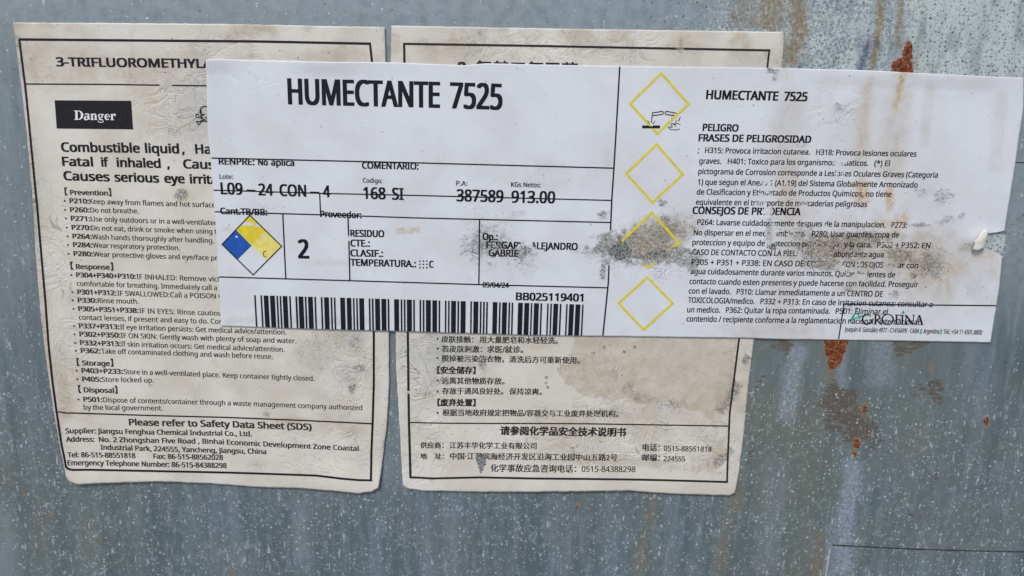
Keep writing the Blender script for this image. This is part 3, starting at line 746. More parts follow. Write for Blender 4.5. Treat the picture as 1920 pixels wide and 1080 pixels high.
fo = link('torn_flap', make_mesh('torn_flap', wall(fu, fv, fh).reshape(-1, 3), grid_faces(18, 10), FLAP.mat, LAB['loc']), LAB['obj'], label='curled scrap of paper torn back at the right edge')
s = fo.modifiers.new('thickness', 'SOLIDIFY'); s.thickness = 0.00018

# ================================================================== 3  INKS
BLACK = (0.006, 0.006, 0.010)
INK_E = ink_material('sheet_ink', (0.012, 0.010, 0.015), [(311, 159, 16, 9, 1.2), (341, 372, 14, 10, .5), (500, 776, 10, 8, .6)], 0.04)
INK_T = ink_material('sheet_text_ink', (0.034, 0.030, 0.030), [(341, 380, 16, 8, .5), (283, 721, 6, 5, .4)], 0.05)
INK_C = ink_material('sheet_ink_chinese', (0.024, 0.020, 0.020), [(900, 866, 24, 16, 1.3), (765, 736, 10, 5, .9), (1275, 93, 10, 10, .6), (905, 675, 12, 10, .5), (1130, 775, 60, 14, .35), (860, 655, 60, 30, .3), (960, 735, 40, 14, .3)], 0.08)
WEAR = [(928, 461, 18, 14, .75), (986, 464, 26, 16, 1.05), (1000, 472, 14, 16, 1.0), (984, 486, 14, 12, .7), (1574, 303, 18, 13, 1.0), (1572, 326, 24, 10, .7), (1436, 344, 20, 12, .75), (1436, 365, 26, 12, .75), (1426, 382, 18, 10, .8), (1438, 396, 15, 14, 1.3),
        (1444, 440, 16, 34, 1.05), (1505, 383, 14, 9, .8), (1490, 440, 24, 11, .8), (1545, 457, 60, 16, .85), (1528, 478, 44, 16, 1.3), (1552, 498, 44, 14, 1.3), (1610, 478, 30, 10, .6), (1612, 519, 24, 11, 1.1), (1588, 516, 20, 8, .7), (1668, 498, 22, 11, 1.1), (1690, 520, 22, 10, 1.0), (1663, 458, 22, 8, .7), (1602, 498, 20, 8, .75),
        (1530, 536, 10, 8, .8), (1415, 420, 12, 9, .5), (1552, 285, 12, 7, .4), (1650, 536, 10, 8, .6), (1500, 420, 24, 9, .5), (1297, 480, 12, 20, .6), (1545, 424, 14, 8, .6), (1680, 366, 14, 8, .7), (657, 445, 4, 6, 1.2), (1655, 588, 10, 7, .6)]
INK_W = ink_material('label_ink', BLACK, WEAR, 0.035)
INK_L = ink_material('label_rule_ink', (0.009, 0.009, 0.015), [(1143, 465, 30, 44, 1.4), (657, 446, 6, 8, 1.3), (536, 408, 5, 6, .8)], 0.02)
YEL = ink_material('yellow_ink', (0.72, 0.60, 0.045), [(1172, 478, 62, 36, 1.5), (1275, 488, 66, 34, 1.5), (1236, 478, 60, 22, 1.2), (1242, 425, 12, 8, .4)], 0.02, 0.4, 0.12)
YEL_FULL = ink_material('hazard_yellow_ink', (0.70, 0.53, 0.035), [(462, 419, 26, 5, 1.2), (486, 423, 14, 4, 1.0), (476, 434, 10, 6, .5), (500, 440, 22, 14, .35)], 0.03)
YEL_PALE = ink_material('faded_yellow_ink', (0.74, 0.62, 0.17), [(488, 441, 14, 10, .7), (460, 419, 20, 5, 1.0)], 0.05)
BLUE = ink_material('hazard_blue_ink', (0.012, 0.085, 0.36), [(446, 443, 6, 3, .9)], 0.0)
GREEN = ink_material('green_ink', (0.015, 0.33, 0.22), [(1605, 580, 10, 12, .6)], 0.06)
GREY_INK = ink_material('address_ink', (0.05, 0.05, 0.055), [], 0.07)
WHITE_INK = ink_material('reversed_white', (0.78, 0.77, 0.74), [], 0.0)

# ================================================================== 4  ENGLISH SHEET PRINT
def z(ox, oy, sc_): return lambda *p: [(ox + x / sc_, oy + y / sc_) for x, y in p]


b = Block()
b.stroke([(36, 74), (200, 75.5), (480, 77.8), (692, 82), (696, 82.3)], 4.6)
b.stroke([(37, 74), (48, 160), (61, 290), (71, 390), (79, 480), (86, 556), (93, 647), (100, 710), (107, 762), (118, 835), (127, 875)], 4.0)
b.stroke([(126, 872), (131, 876.5), (139, 878.5), (280, 881.5), (423, 885), (594, 890), (640, 895), (672, 897.6), (699, 898)], 3.8)
b.stroke([(694, 82), (698, 118), (700, 300), (701, 620), (701, 720), (699, 790), (696.5, 850), (696.5, 898)], 4.2)
b.build('printed_border', INK_E, ENG)
b = Block(); b.stroke([(50, 157.5), (200, 158.2), (320, 160), (420, 161.5)], 2.6); b.build('rule_line', INK_E, ENG)
b = Block(); b.stroke([(111, 770.5), (125, 773.3), (160, 774.6), (280, 778.5), (423, 782), (560, 787.5), (697, 794)], 2.6); b.build('rule_line', INK_E, ENG)

b = Block(); line(b, [('3-TRIFLUOROMETHYLA', 106.5, 400)], (107, 124.5, 394, 128), 17.4, (2.3, 1.2)); flush(); b.build('chemical_name', INK_E, ENG)
b = Block(); b.quad([(103, 188), (246.5, 189), (250, 242.5), (107, 241)]); plate = b.build('danger_box', INK_E, ENG)

# serif letters of the signal word, drawn stroke by stroke
def serif_danger(b):
    y = lambda x: 224.6 + (x - 139) * 0.008
    x = 139.5; c = 17.3
    b.stroke([(x + 4.4, y(x) - c), (x + 4.8, y(x))], 4.4); b.stroke([(x, y(x) - c + .6), (x + 9, y(x) - c + .6)], 1.3); b.stroke([(x + .5, y(x) - .6), (x + 10, y(x) - .6)], 1.3)
    b.arc(x + 8, y(x) - c / 2, 7.2, c / 2 - .7, 90, -90, [1.2, 3, 4.8, 3, 1.2])
    x = 158.5                                   # a
    b.stroke([(x + 7.8, y(x) - 8.5), (x + 8, y(x) - 2), (x + 10.5, y(x) - 1)], [3.6, 3.6, 1.2]); b.arc(x + 5.2, y(x) - 8.4, 3.6, 3, 10, 165, [3, 1.5, 2.6])
    b.arc(x + 4, y(x) - 3.2, 3, 2.8, 60, 330, [1.2, 3.4, 1.6])
    x = 170.5                                   # n
    b.stroke([(x + 2.6, y(x) - 11.3), (x + 2.8, y(x))], 3.6); b.stroke([(x, y(x) - 10.8), (x + 3, y(x) - 10.8)], 1.1); b.stroke([(x, y(x) - .5), (x + 6, y(x) - .5)], 1.1)
    b.arc(x + 6.6, y(x) - 7.6, 3, 3.4, 160, 0, [1, 2, 3.6]); b.stroke([(x + 9.6, y(x) - 8), (x + 9.7, y(x))], 3.6); b.stroke([(x + 7.2, y(x) - .5), (x + 12.4, y(x) - .5)], 1.1)
    x = 184.2                                   # g
    b.arc(x + 5, y(x) - 7.8, 3.4, 3.2, 0, 360, [2.9, 1.1, 2.9, 1.1, 2.9]); b.stroke([(x + 8, y(x) - 10.2), (x + 11.4, y(x) - 10.4)], 1.9)
    b.stroke([(x + 3, y(x) - 4.5), (x + 2, y(x) - 2.4), (x + 5, y(x) - 1.2), (x + 9, y(x) - .4)], [1.2, 2.2, 2.6, 2]); b.arc(x + 5.4, y(x) + 2.1, 4.6, 2.4, 20, -200, [1.8, 1.2, 1.2, 1.6])
    x = 197.2                                   # e
    b.arc(x + 5, y(x) - 5.7, 3.9, 5, 5, 318, [1.6, 1.2, 3.6, 2.4, 1.1]); b.stroke([(x + 2.2, y(x) - 6), (x + 9.4, y(x) - 6)], 1.2)
    x = 208                                     # r
    b.stroke([(x + 2.6, y(x) - 11.3), (x + 2.8, y(x))], 3.6); b.stroke([(x, y(x) - 10.8), (x + 3, y(x) - 10.8)], 1.1); b.stroke([(x, y(x) - .5), (x + 6.6, y(x) - .5)], 1.1)
    b.arc(x + 6.6, y(x) - 8.2, 2.6, 2.8, 170, 40, [1, 1.8, 3.2]); b.dot(x + 7.9, y(x) - 9.3, 1.8)
b = Block(); b.k = 0
for zlift in (1,): serif_danger(b)
b.z = [a + 6e-5 for a in b.z]
b.build('signal_word', WHITE_INK, ENG, plate)

Z = z(350, 180, 15.43)
b = Block()
b.stroke(Z((430, 590), (425, 540), (395, 460), (398, 400), (430, 350), (480, 312), (540, 300), (600, 306), (660, 330), (720, 400)), 2.2)
b.stroke(Z((425, 400), (425, 500), (432, 590), (480, 640), (500, 700), (560, 745), (640, 745), (700, 700)), 2.2)
b.stroke(Z((515, 655), (540, 690), (590, 700), (645, 690)), 1.5)
b.poly(Z((440, 508), (480, 520), (532, 505), (530, 555), (490, 578), (450, 556))); b.poly(Z((582, 512), (620, 500), (665, 520), (660, 575), (600, 566)))
b.poly(Z((570, 572), (602, 650), (538, 650)))
b.stroke(Z((470, 640), (400, 590), (350, 560), (340, 520), (300, 530), (275, 570), (285, 615), (330, 615), (390, 635), (450, 655)), 1.9)
b.stroke(Z((480, 690), (420, 715), (370, 745), (300, 725), (290, 745), (330, 780), (335, 830), (370, 835), (395, 790), (440, 745), (510, 730)), 1.9)
b.build('skull_symbol', INK_E, ENG)

b = Block(); S_ = (2.1, 1.2)
line(b, [('Combustible', 116, 263.5), ('liquid', 273, 337), (',', 342, 347), ('Harm', 367, 430)], (116, 284.5, 396, 288.5), 18, S_)
line(b, [('Fatal', 118, 176), ('if', 191, 205), ('inhaled', 220, 302.5), (',', 314, 319), ('Cause', 344.5, 418)], (118, 311, 399, 317), 17.5, S_)
line(b, [('Causes', 120.5, 207), ('serious', 216, 299.5), ('eye', 309, 347.5), ('irritati', 357, 424)], (120, 338, 396, 345), 17.5, S_)
flush(); b.build('hazard_statement', INK_E, ENG)

BB, CB = (1.3, .5), 9.4


def section(name, head, hx, hy, rows):
    b = Block()
    line(b, [('【', hx[0], hx[0] + 5.5), (head, hx[0] + 10, hx[1] - 6.5), ('】', hx[1] - 5.5, hx[1])], (hx[0], hy, hx[1], hy + 1.6), 9.6, BB)
    for r in rows:
        code, x0, x1, txt, x2, x3, base = r
        if code:
            b.dot(x0 - 9.5, base[1] - 4.2, 1.9)
            line(b, [(code, x0, x1)], base, CB, (1.35, .55))
        line(b, [(txt, x2, x3)], base, CB, (.7, .15))
    flush()
    return b.build(name, INK_T, ENG)


section('prevention_text', 'Prevention', (122.5, 210), 365, [
    ('P210:', 131.5, 168, 'Keep away from flames and hot surface', 169, 404.5, (131, 380.7, 404, 388.8)),
    ('P260:', 132.5, 169, 'Do not breathe.', 170.5, 261, (132, 397.5, 261, 400)),
    ('P271:', 134, 170.5, 'Use only outdoors or in a well-ventilated', 171.5, 409, (134, 413.7, 405, 422)),
    ('P270:', 135.5, 172, 'Do not eat, drink or smoke when using t', 172.5, 407.5, (135, 430.5, 400, 438.2)),
    ('P264:', 137, 173, 'Wash hands thoroughly after handling.', 173.5, 402, (137, 447, 402, 455.5)),
    ('P284:', 138, 174, 'Wear respiratory protection.', 174.5, 338, (138, 463, 338, 469)),
    ('P280:', 139, 175.5, 'Wear protective gloves and eye/face prot', 176, 421, (139, 479.6, 410, 488))])
section('response_text', 'Response', (133.5, 213.5), 504, [
    ('P304+P340+P310:', 144, 255.5, 'IF INHALED: Remove victi', 257, 416, (144, 519.6, 411, 527.6)),
    ('', 0, 0, 'comfortable for breathing. Immediately call a', 145, 407.6, (145, 535.7, 407, 543.8)),
    ('P301+P312:', 146, 219, 'IF SWALLOWED:Call a POISON C', 220.7, 418, (146, 551.6, 411, 559.6)),
    ('P330:', 146.7, 182.5, 'Rinse mouth.', 184, 260.5, (147, 567, 260, 569.3)),
    ('P305+P351+P338:', 148, 260.5, 'IF IN EYES: Rinse cautious', 262, 424, (148, 583, 414, 591.6)),
    ('', 0, 0, 'contact lenses, if present and easy to do. Conti', 149, 426, (149, 599, 415, 607)),
    ('P337+P313:', 149, 225, 'If eye irritation persists: Get medical advice/attention.', 226, 537.5, (149, 615, 300, 619.5, 537, 627.3)),
    ('P302+P350:', 150, 226.7, 'IF ON SKIN: Gently wash with plenty of soap and water.', 227.5, 556, (150, 630.5, 320, 636, 556, 643.6)),
    ('P332+P313:', 151, 227.5, 'If skin irritation occurs: Get medical advice/attention.', 228, 534, (151, 646.7, 320, 652, 534, 659.4)),
    ('P362:', 152.5, 189.5, 'Take off contaminated clothing and wash before reuse.', 190.5, 512, (152, 661.5, 320, 666, 512, 672.8))])
section('storage_text', 'Storage', (145, 213.6), 684.4, [
    ('P403+P233:', 154, 231, 'Store in a well-ventilated place. Keep container tightly closed.', 232.7, 590, (154, 698.8, 320, 703.5, 590, 714)),
    ('P405:', 155, 191, 'Store locked up.', 192, 289, (155, 715, 289, 717))])
section('disposal_text', 'Disposal', (148, 221.5), 735, [
    ('P501:', 157.5, 193, 'Dispose of contents/container through a waste management company authorized', 194.6, 679.6, (157, 752.6, 423, 759.3, 680, 769)),
    ('', 0, 0, 'by the local government.', 158, 306, (158, 767.6, 306, 769.4))])
b = Block()
line(b, [('Please refer to Safety Data Sheet (SDS)', 242.7, 585)], (242, 797, 420, 800.5, 585, 806.2), 12.4, (1.7, .9)); SB = (1.05, .45)
line(b, [('Supplier: Jiangsu Fenghua Chemical Industrial Co., Ltd.', 125, 473)], (125, 811.2, 473, 817.6), 9.6, SB)
line(b, [('Address:', 126, 178), ('No. 2 Zhongshan Five Road , Binhai Economic Development Zone Coastal', 186.5, 673)], (126, 827, 400, 831.8, 673, 845.3), 9.6, SB)
line(b, [('Industrial Park, 224555, Yancheng, Jiangsu, China', 189.5, 500)], (189, 842.6, 500, 851), 9.6, SB)
line(b, [('Tel: 86-515-88551818', 129, 255), ('Fax: 86-515-88562028', 288.5, 419)], (129, 856, 419, 862), 9.6, SB)
line(b, [('Emergency Telephone Number: 86-515-84388298', 129.7, 426)], (130, 870.4, 426, 877), 9.6, SB)
flush(); b.build('supplier_text', INK_T, ENG)

# ================================================================== 5  CHINESE SHEET PRINT
b = Block()
b.stroke([(756, 82.3), (1000, 86), (1200, 90), (1444, 94.6)], 4.2)
b.stroke([(758, 81), (758.5, 118), (762, 400), (764.7, 620), (767, 790), (770, 895)], 4.4)
b.stroke([(769, 893.5), (810, 896), (900, 893.8), (1000, 895.4), (1100, 896.2), (1200, 898), (1364, 902.5)], 3.8)
b.stroke([(1442, 94), (1438, 128), (1412, 400), (1385.6, 634), (1368, 773), (1362.5, 903)], 3.6)
b.build('printed_border', INK_C, CHN)
b = Block(); b.stroke([(769, 791.5), (800, 792.5), (846, 793.2), (1100, 794), (1366, 798.5)], 2.4); b.build('rule_line', INK_C, CHN)
b = Block(); line(b, [('3', 858, 874)], (858, 143, 1082, 146), 27, (2.6, 2)); line(b, [('氨基三氟甲苯', 891, 1083)], (891, 139.5, 1082, 143), None, (1.6, 1.6), .92); flush(); b.build('chemical_name', INK_C, CHN)


def cjk(b, items, base, bold=(.75, .2), k=.98): line(b, items, base, None, bold, k)


b = Block()
for x, y in ((820.5, 634.7), (820.5, 653), (820.5, 671), (820.5, 713), (820.5, 733), (820.5, 773.6)): b.dot(x, y, 1.9)
cjk(b, [('皮肤接触：', 827.5, 888), ('用大量肥皂和水轻轻洗。', 899, 1046)], (828, 640.5, 1046, 643.5))
cjk(b, [('若皮肤刺激：', 828, 904), ('求医/就诊。', 913, 981)], (828, 659, 981, 660.5))
cjk(b, [('脱掉被污染的衣物，', 828, 945), ('清洗后方可重新使用。', 954.5, 1087)], (828, 676.5, 1087, 680.5))
cjk(b, [('远离其他物质存放。', 828, 946)], (828, 718.5, 946, 719.5))
cjk(b, [('存放于通风良好处。', 829, 944), ('保持凉爽。', 954.5, 1016)], (829, 737.5, 1016, 739.2))
cjk(b, [('根据当地政府规定把物品/容器交与工业废弃处理机构。', 829.5, 1159)], (829, 778.2, 1159, 780.5))
cjk(b, [('【安全储存】', 819.5, 892)], (819, 699.5, 892, 700), (1.3, .7)); cjk(b, [('【废弃处置】', 820, 892)], (819, 760, 892, 760.5), (1.3, .7))
flush(); b.build('precaution_text', INK_C, CHN)
b = Block(); cjk(b, [('请参阅化学品安全技术说明书', 937.5, 1173.7)], (937, 814, 1173, 817), (1.6, .8)); flush(); b.build('data_sheet_notice', INK_C, CHN)
b = Block()
cjk(b, [('供应商：', 788, 832), ('江苏丰华化学工业有限公司', 842.5, 1006)], (788, 839, 1006, 840.8))
cjk(b, [('地', 788, 800.5), ('址：', 815, 833), ('中国·江苏滨海经济开发区沿海工业园中山五路2号', 843.7, 1157)], (788, 859.5, 1157, 862.6))
cjk(b, [('化学事故应急咨询电话：', 919.6, 1080)], (919, 882.5, 1191, 884.5)); line(b, [('0515-84388298', 1090, 1191)], (919, 882.3, 1191, 884.3), 10.4, (.8, .2))
cjk(b, [('电话：', 1204, 1237)], (1204, 843.8, 1333, 846)); line(b, [('0515-88551818', 1244, 1333.6)], (1204, 844, 1333, 846.5), 9.6, (.8, .2))
cjk(b, [('邮编：', 1203, 1237)], (1203, 862.7, 1284, 864.2)); line(b, [('224555', 1243.5, 1284)], (1203, 863.6, 1284, 864.6), 9.4, (.8, .2))
flush(); b.build('supplier_text', INK_C, CHN)

# ================================================================== 6  WHITE LABEL PRINT
b = Block()
for pts, wd in (([(1161.5, 125), (1150.5, 316), (1146.5, 375), (1140, 530), (1130, 628)], 2.9), ([(398.5, 296), (780, 305), (1151, 315)], 2.5), ([(402, 356), (600, 362), (780, 366), (1147, 375.3)], 2.3),
                ([(404, 396.5), (611, 402.4), (780, 408), (1145, 416.6)], 2.4), ([(412, 518.4), (657, 525.5), (899, 532.7), (1138, 538.7)], 2.4), ([(600.3, 361), (602.3, 406)], 2.4), ([(531.5, 401), (534, 460), (537, 521.5)], 2.5),
                ([(653.3, 406), (655.5, 470), (656.7, 525.5)], 2.6), ([(899.2, 412), (898.8, 470), (898, 532.5)], 2.5)):
    b.stroke(pts, wd)
b.build('table_lines', INK_L, LAB)
b = Block(); b.stroke([(1580, 569.3), (1700, 571), (1867, 572.7)], 2.4); b.stroke([(1582, 570), (1577, 600), (1571.7, 635)], 2.3); b.build('footer_lines', INK_L, LAB)

b = Block(); line(b, [('HUMECTANTE', 541.5, 825.5), ('7525', 843.8, 942)], (542, 195.8, 825, 202.6, 942, 206.2), 49, (4.1, 1.8)); flush(); b.build('heading_text', INK_W, LAB)
FB = (1.4, .8)
def field(name, items, base, cap, bold):
    b = Block()
    for it in items: line(b, [it], base, cap, bold)
    flush(); return b.build(name, INK_W, LAB)


for items, base, cap, bd in (([('RENPRE:', 412.3, 479), ('No', 485.5, 504), ('aplica', 509.5, 553.5)], (412, 308, 553, 311.2), 12.6, FB), ([('COMENTARIO:', 679.5, 785.5)], (680, 316, 785, 317.8), 13, FB),
                             ([('Lote:', 413.6, 439)], (413, 334.8, 439, 335.3), 8.6, (.8, .2)), ([('Codigo:', 681, 718)], (681, 342, 718, 343), 8.6, (.8, .2)), ([('P.A:', 855.5, 876.6)], (855, 347.6, 876, 348), 8.8, (.9, .3)),
                             ([('KGs Netos:', 958, 1014)], (958, 349.8, 1014, 351), 8.8, (1.0, .3)), ([('Cant.TB/BB:', 414.7, 502.7)], (415, 400.8, 502, 403.6), 12.2, FB), ([('Proveedor:', 601.5, 678.8)], (601, 406.4, 678, 409), 12.2, FB)):
    field('field_name', items, base, cap, bd)
NB = (2.0, 1.0)
b = Block()
line(b, [('L09', 416, 457.2), ('24', 486.3, 514.3), ('CON', 525.7, 575.8), ('4', 606.8, 620.7)], (416, 363.8, 620, 369.8), 22.4, NB)
b.stroke([(463.5, 356.2), (480.5, 356.8)], 2.8); b.stroke([(582.5, 360), (600, 360.5)], 2.8)
flush(); b.build('field_value', INK_W, LAB)
for items, base, cap, bd in (([('168', 682, 724), ('SI', 735.6, 757.6)], (682, 372.4, 757, 374.6), 22.4, NB), ([('387589', 856, 944)], (856, 377, 944, 379), 22.8, NB), ([('913.00', 958.5, 1040.5)], (958, 379.6, 1040, 381), 22.8, NB),
                             ([('2', 560.2, 581.2)], (560, 484, 581, 484.4), 36, (3.4, 1.8))):
    field('field_value', items, base, cap, bd)
b = Block(); GB = (1.5, .85)
line(b, [('RESIDUO', 657.8, 721.3)], (658, 443.2, 721, 444.4), 13.2, GB); line(b, [('CTE.:', 657.8, 694.3)], (658, 461.6, 694, 462.2), 13.2, GB); line(b, [('CLASIF.:', 657.8, 719)], (658, 480, 719, 481.3), 13.2, GB); line(b, [('TEMPERATURA.:', 657.8, 780.6), ('C', 804.8, 813.5)], (658, 497.6, 813, 501.4), 13.2, GB)
for x in (788, 794.3, 800.7):
    for y in (489, 495, 501.3): b.quad([(x - 1.3, y - 1.4), (x + 1.3, y - 1.4), (x + 1.3, y + 1.4), (x - 1.3, y + 1.4)], 2, 2)
flush(); b.build('waste_text', INK_W, LAB)
b = Block()
line(b, [('Op.:', 904.6, 933.4)], (905, 449.3, 933, 449.9), 13.2, GB); line(b, [('FERGARY', 911.6, 983), ('ALEJANDRO', 994.5, 1082.8)], (912, 464.9, 1082, 468.3), 13.4, GB); line(b, [('GABRIE', 916, 971.6)], (916, 479.8, 971, 481), 13.4, GB)
line(b, [('09/04/24', 904.8, 954.2)], (905, 538, 954, 539), 10, (1.01, .5))
flush(); b.build('operator_text', INK_W, LAB)
b = Block(); line(b, [('BB025119401', 967, 1093.3)], (967, 562, 1093, 564.6), 14.8, (1.9, 1.0)); flush(); b.build('barcode_number', INK_W, LAB)

BARS = [(470, x) for x in ((68, 92), (170, 195), (222, 298), (325, 402), (430, 455), (482, 507), (532, 608), (638, 663), (740, 768), (790, 868), (893, 918), (945, 1022), (1050, 1075), (1155, 1180), (1208, 1285), (1315, 1340), (1368, 1393), (1472, 1548), (1578, 1652), (1680, 1703), (1732, 1756), (1782, 1860))]
BARS += [(680, x) for x in ((105, 130), (155, 182), (208, 286), (312, 390), (413, 440), (520, 598), (627, 652), (678, 703), (728, 808), (832, 857), (935, 960), (988, 1013), (1040, 1118), (1145, 1220), (1248, 1272), (1350, 1374), (1402, 1426), (1452, 1530), (1556, 1582), (1608, 1688), (1767, 1790), (1817, 1895))]
BARS += [(890, x) for x in ((90, 115), (142, 168), (193, 218), (298, 373), (402, 427), (453, 530), (557, 582), (607, 632), (712, 788), (815, 893), (920, 943), (972, 1050), (1078, 1103), (1187, 1210), (1240, 1263), (1290, 1365), (1393, 1418), (1497, 1520), (1548, 1623), (1650, 1728), (1757, 1780))]
wbx, wby = [p[0] for p in WB], [p[1] for p in WB]
b = Block()
for off, (xa, xb) in BARS:
    xa, xb = off + xa / 8.727 - .15, off + xb / 8.727 + .15
    def ends(x):
        y0 = 552.6 + (x - 478) * 17.4 / 616; y1 = np.interp(x, wbx, wby) - 0.9
        return (x, y0), (x - (x - VPX) * (y1 - y0) / (VPY - y0), y1)
    (a, d), (bb_, c) = ends(xa), ends(xb)
    b.quad([a, bb_, c, d], step=7)
b.build('barcode', INK_L, LAB)

# blue / yellow hazard diamond
top, right, bot, left, cen = (469.8, 403), (529.3, 461), (476, 514.7), (417.7, 457.5), (473, 460)
mid_ = lambda p, q, t=.5: (p[0] + (q[0] - p[0]) * t, p[1] + (q[1] - p[1]) * t)
ul, ur, lr, ll = mid_(top, left), mid_(top, right), mid_(right, bot), mid_(bot, left)
b = Block()
for p, q in ((top, right), (right, bot), (bot, left), (left, top)): b.stroke([mid_(p, q, -.01), mid_(p, q, 1.01)], 2.2)
dia = b.build('hazard_diamond', INK_L, LAB, label='four-part diamond with blue left and yellow upper quarters')
b = Block(); b.quad([ul, cen, ll, left], 6, 6); b.z = [a - 4e-5 for a in b.z]; b.build('blue_quarter', BLUE, LAB, dia)
b = Block(); b.quad([top, ur, cen, ul], 6, 6); b.z = [a - 4e-5 for a in b.z]; b.build('yellow_quarter', YEL_FULL, LAB, dia)
b = Block(); b.quad([ur, right, lr, cen], 6, 6); b.z = [a - 4e-5 for a in b.z]; b.build('yellow_quarter', YEL_PALE, LAB, dia, 'faded pale yellow right quarter')
b = Block(); b.stroke([(501, 470.6), (497, 470.2), (495.2, 473), (495.4, 479), (497.5, 481.4), (501, 480.4)], 1.3); b.z = [a + 3e-5 for a in b.z]; b.build('diamond_letter', INK_L, LAB, dia)

# four yellow pictogram frames
FR = [((1239.3, 137.5), (1290, 195.3), (1231.6, 250.5), (1181, 194.3)), ((1230.3, 270.5), (1279.5, 326.2), (1222.5, 379), (1173.6, 324.8)), ((1221.3, 398), (1272, 454.5), (1214.8, 501), (1165, 452)), ((1213.2, 519), (1260.5, 567.8), (1206, 617), (1159, 567.6))]
frames = []
for T_, R_, B_, L_ in FR:
    b = Block()
    for p, q in ((T_, R_), (R_, B_), (B_, L_), (L_, T_)): b.stroke([mid_(p, q, -.022), mid_(p, q, 1.022)], 4.6)
    frames.append(b.build('pictogram_frame', YEL, LAB))
frames[2]['label'] = 'yellow diamond frame partly scraped away with dirt'
Z = z(1190, 190, 15.43)
b = Block()
b.stroke(Z((485, 335), (640, 312), (760, 290), (805, 295), (825, 330), (800, 365), (740, 385), (600, 400), (510, 408)), 1.8); b.stroke(Z((490, 335), (500, 410), (480, 480), (488, 520), (475, 560), (475, 615)), [1.4, 1.6, 2.0, 1.4, 1.4, 2.2])
b.stroke(Z((1200, 345), (1080, 322), (920, 288), (880, 300), (868, 335), (880, 370), (960, 390), (1140, 412)), 1.8)
b.poly(Z((205, 695), (400, 695), (430, 722), (500, 722), (520, 695), (720, 695), (720, 778), (205, 778)))
b.stroke(Z((360, 550), (412, 640)), [.8, 2.0]); b.stroke(Z((578, 555), (515, 655)), [.8, 1.8])
b.stroke(Z((1180, 545), (1180, 600)), [1.0, 2.4]); b.stroke(Z((1310, 450), (1250, 570)), [.9, 2.2]); b.stroke(Z((1045, 470), (1060, 490)), 1.2)
b.stroke(Z((1030, 660), (1075, 635), (1140, 665), (1215, 632), (1260, 650), (1310, 675)), [2.0, 1.4, 2.6, 1.2, 1.0, .9]); b.stroke(Z((1140, 665), (1160, 715), (1190, 740)), 1.0)
b.stroke(Z((950, 735), (1000, 790), (1040, 820), (1180, 822), (1300, 795)), 1.2); b.stroke(Z((1020, 705), (1080, 708)), 1.6); b.stroke(Z((960, 740), (1030, 745), (1090, 748)), 1.0)
b.z = [a + 4e-5 for a in b.z]
b.build('corrosion_symbol', INK_L, LAB, frames[0])

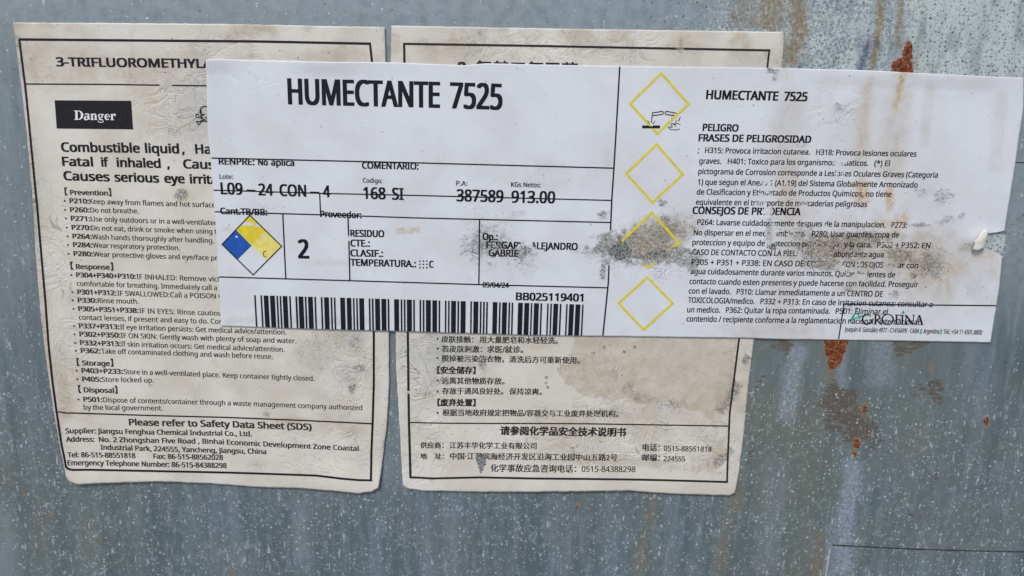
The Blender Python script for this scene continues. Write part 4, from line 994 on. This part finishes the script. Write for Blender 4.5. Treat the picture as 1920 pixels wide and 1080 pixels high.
b = Block(); line(b, [('HUMECTANTE', 1322.3, 1457.6), ('7525', 1468, 1512.8)], (1322, 186, 1512, 190), 17.4, (2.0, 1.2)); flush(); b.build('product_name', INK_W, LAB)
b = Block()
line(b, [('PELIGRO', 1316, 1383.3)], (1316, 245.4, 1383, 246.8), 13.8, (1.6, .9)); line(b, [('FRASES DE PELIGROSIDAD', 1308.3, 1520)], (1308, 264.8, 1520, 268), 13.8, (1.6, .9)); flush(); b.build('danger_heading', INK_W, LAB)
b = Block(); line(b, [('CONSEJOS DE PRUDENCIA', 1297, 1500)], (1297, 400.6, 1500, 403.4), 14, (1.6, .9))
flush(); b.build('precaution_heading', INK_W, LAB)
b = Block(); TB = (.9, .5); TC = 10.6
for items, base in (
        ([(';', 1307, 1309.5), ('H315: Provoca irritacion cutanea.', 1320.6, 1518), ('H318: Provoca lesiones oculares', 1529, 1717)], (1307, 286.3, 1717, 293.6)),
        ([('graves.', 1309.6, 1351), ('H401: Toxico para los organismos', 1363, 1565), ('acuaticos.', 1569, 1626.6), ('(*) El', 1638, 1667)], (1309, 306.5, 1667, 311.5)),
        ([('pictograma de Corrosion corresponde a Lesiones Oculares Graves (Categoria', 1308, 1757)], (1308, 326, 1757, 333.2)),
        ([('1) que segun el Anexo 1 (A1.19) del Sistema Globalmente Armonizado', 1307, 1719)], (1307, 345.8, 1719, 351.6)),
        ([('de Clasificacion y Etiquetado de Productos Quimicos, no tiene', 1305, 1670)], (1305, 364.4, 1670, 369)),
        ([('equivalente en el transporte de mercaderias peligrosas', 1303.6, 1624.5)], (1303, 383.4, 1624, 387.8)),
        ([('P264: Lavarse cuidadosamente despues de la manipulacion.', 1306, 1659), ('P273:', 1669.7, 1699)], (1306, 421, 1699, 427)),
        ([('No dispersar en el medio ambiente.', 1299.5, 1509), ('P280: Usar guantes, ropa de', 1521, 1684)], (1299, 440.4, 1684, 445.2)),
        ([('proteccion y equipo de proteccion para los ojos y la cara.', 1297, 1633), ('P302 + P352: EN', 1643, 1742.5)], (1297, 458.6, 1742, 465.4)),
        ([('CASO DE CONTACTO CON LA PIEL:', 1296.5, 1494), ('lavar con', 1502, 1553), ('abundante agua', 1562, 1655.5)], (1296, 477, 1655, 482.2)),
        ([('P305 + P351 + P338: EN CASO DE', 1295.6, 1506), ('CONTACTO', 1512, 1574), ('CON LOS OJOS:', 1578, 1657), ('lavar con', 1664, 1720)], (1295, 495.6, 1720, 502.6)),
        ([('agua cuidadosamente durante varios minutos. Quitar', 1293.6, 1601), ('las', 1606, 1619), ('lentes de', 1624.5, 1677)], (1293, 512.8, 1677, 520)),
        ([('contacto cuando esten presentes y puede hacerse con facilidad. Proseguir', 1291.6, 1720)], (1291, 531.7, 1720, 538.2)),
        ([('con el lavado.', 1290, 1369), ('P310: Llamar inmediatamente a un CENTRO DE', 1379.5, 1653.8)], (1290, 549.4, 1653, 556)),
        ([('TOXICOLOGIA/medico.', 1288.7, 1413), ('P332 + P313: En caso de irritacion cutanea: consultar a', 1424, 1746.8)], (1288, 566.6, 1746, 575.4)),
        ([('un medico.', 1287, 1349), ('P362: Quitar la ropa contaminada.', 1359.5, 1555), ('P501: Eliminar el', 1565.5, 1663)], (1287, 584.6, 1663, 589.2)),
        ([('contenido / recipiente conforme a la reglamentacion nacional / internacional.', 1286, 1724.5)], (1286, 601.7, 1724, 608.6))):
    line(b, items, base, TC, TB)
flush(); b.build('precaution_text', INK_W, LAB)

# maker's mark: green leaf and thin roman capitals
Z = z(1570, 550, 6.62)
lo_ = bpy.data.objects.new('maker_logo', None)
COL.objects.link(lo_); lo_.parent = LAB['obj']; lo_.empty_display_size = 0.01
b = Block()
def st(w_, *p): b.stroke(Z(*p), np.multiply(w_, 1.4) if not np.isscalar(w_) else w_ * 1.4, 4)
def ar(cx, cy, rx, ry, a0, a1, w_):
    (x, y), = Z((cx, cy)); b.arc(x, y, rx / 6.62, ry / 6.62, a0, a1, np.multiply(w_, 1.4))
ar(362, 318, 56, 62, 48, 318, [1.0, 1.6, 2.3, 2.3, 1.2]); st(1.0, (395, 322), (440, 324)); st(2.0, (416, 322), (414, 366)); st(1.0, (404, 268), (402, 290))
st(2.2, (468, 262), (463, 378)); st(1.0, (448, 262), (470, 262)); st(1.0, (446, 378), (482, 378)); ar(476, 293, 44, 31, 88, -88, [1, 2.1, 1]); st([1.4, 2.2, 1.6], (484, 324), (522, 368), (550, 384))
ar(618, 320, 70, 64, 0, 360, [2.2, 1.0, 2.2, 1.0, 2.2])
st(2.2, (729, 264), (724, 378)); st(1.1, (710, 264), (780, 266)); st(1.1, (726, 318), (772, 320)); st(1.0, (706, 379), (744, 380)); st(1.0, (779, 264), (778, 284)); st(1.0, (772, 310), (771, 330))
st(2.2, (802, 268), (797, 380)); st(1.0, (786, 268), (818, 268)); st(1.0, (780, 381), (814, 382))
st(1.2, (846, 268), (842, 382)); st(2.3, (846, 268), (930, 384)); st(1.2, (940, 268), (932, 384)); st(1.0, (828, 268), (850, 268)); st(1.0, (924, 268), (956, 268)); st(1.0, (826, 382), (858, 382))
st(1.2, (1008, 266), (966, 382)); st(2.4, (1010, 266), (1046, 384)); st(1.0, (986, 344), (1034, 346)); st(1.0, (952, 383), (982, 383)); st(1.0, (1030, 385), (1060, 385))
b.z = [a + 3e-5 for a in b.z]
b.build('logo_lettering', INK_W, LAB, lo_)
b = Block()
b.poly(Z((140, 348), (190, 262), (222, 205), (228, 225), (206, 290), (190, 330)))
b.poly(Z((165, 340), (215, 300), (300, 268), (390, 262), (392, 272), (310, 284), (230, 312)))
b.poly(Z((205, 172), (255, 168), (250, 200), (222, 205))); b.poly(Z((232, 225), (246, 215), (280, 300), (262, 302)))
b.poly(Z((812, 200), (832, 250), (790, 250)))
b.build('leaf_emblem', GREEN, LAB, lo_)
b = Block(); AB = (.7, .3)
line(b, [('Joaquin V. González 4977 - C1416AYK - CABA', 1582.3, 1722), ('Argentina', 1729.5, 1759.5), ('Tel.: +54 11 4501.8800', 1767.5, 1839.8)], (1582, 621, 1840, 627), 8.6, AB)
flush(); b.build('address_text', GREY_INK, LAB)
for x in (1725.4, 1762.9):
    y = 621.9 + (x - 1582) * 0.0225
    b = Block(); b.quad([(x - .4, y - 9), (x + 2.4, y - 9), (x + 1.4, y + .6), (x - 1.4, y + .6)], 2, 3); b.build('separator_bar', GREEN, LAB)
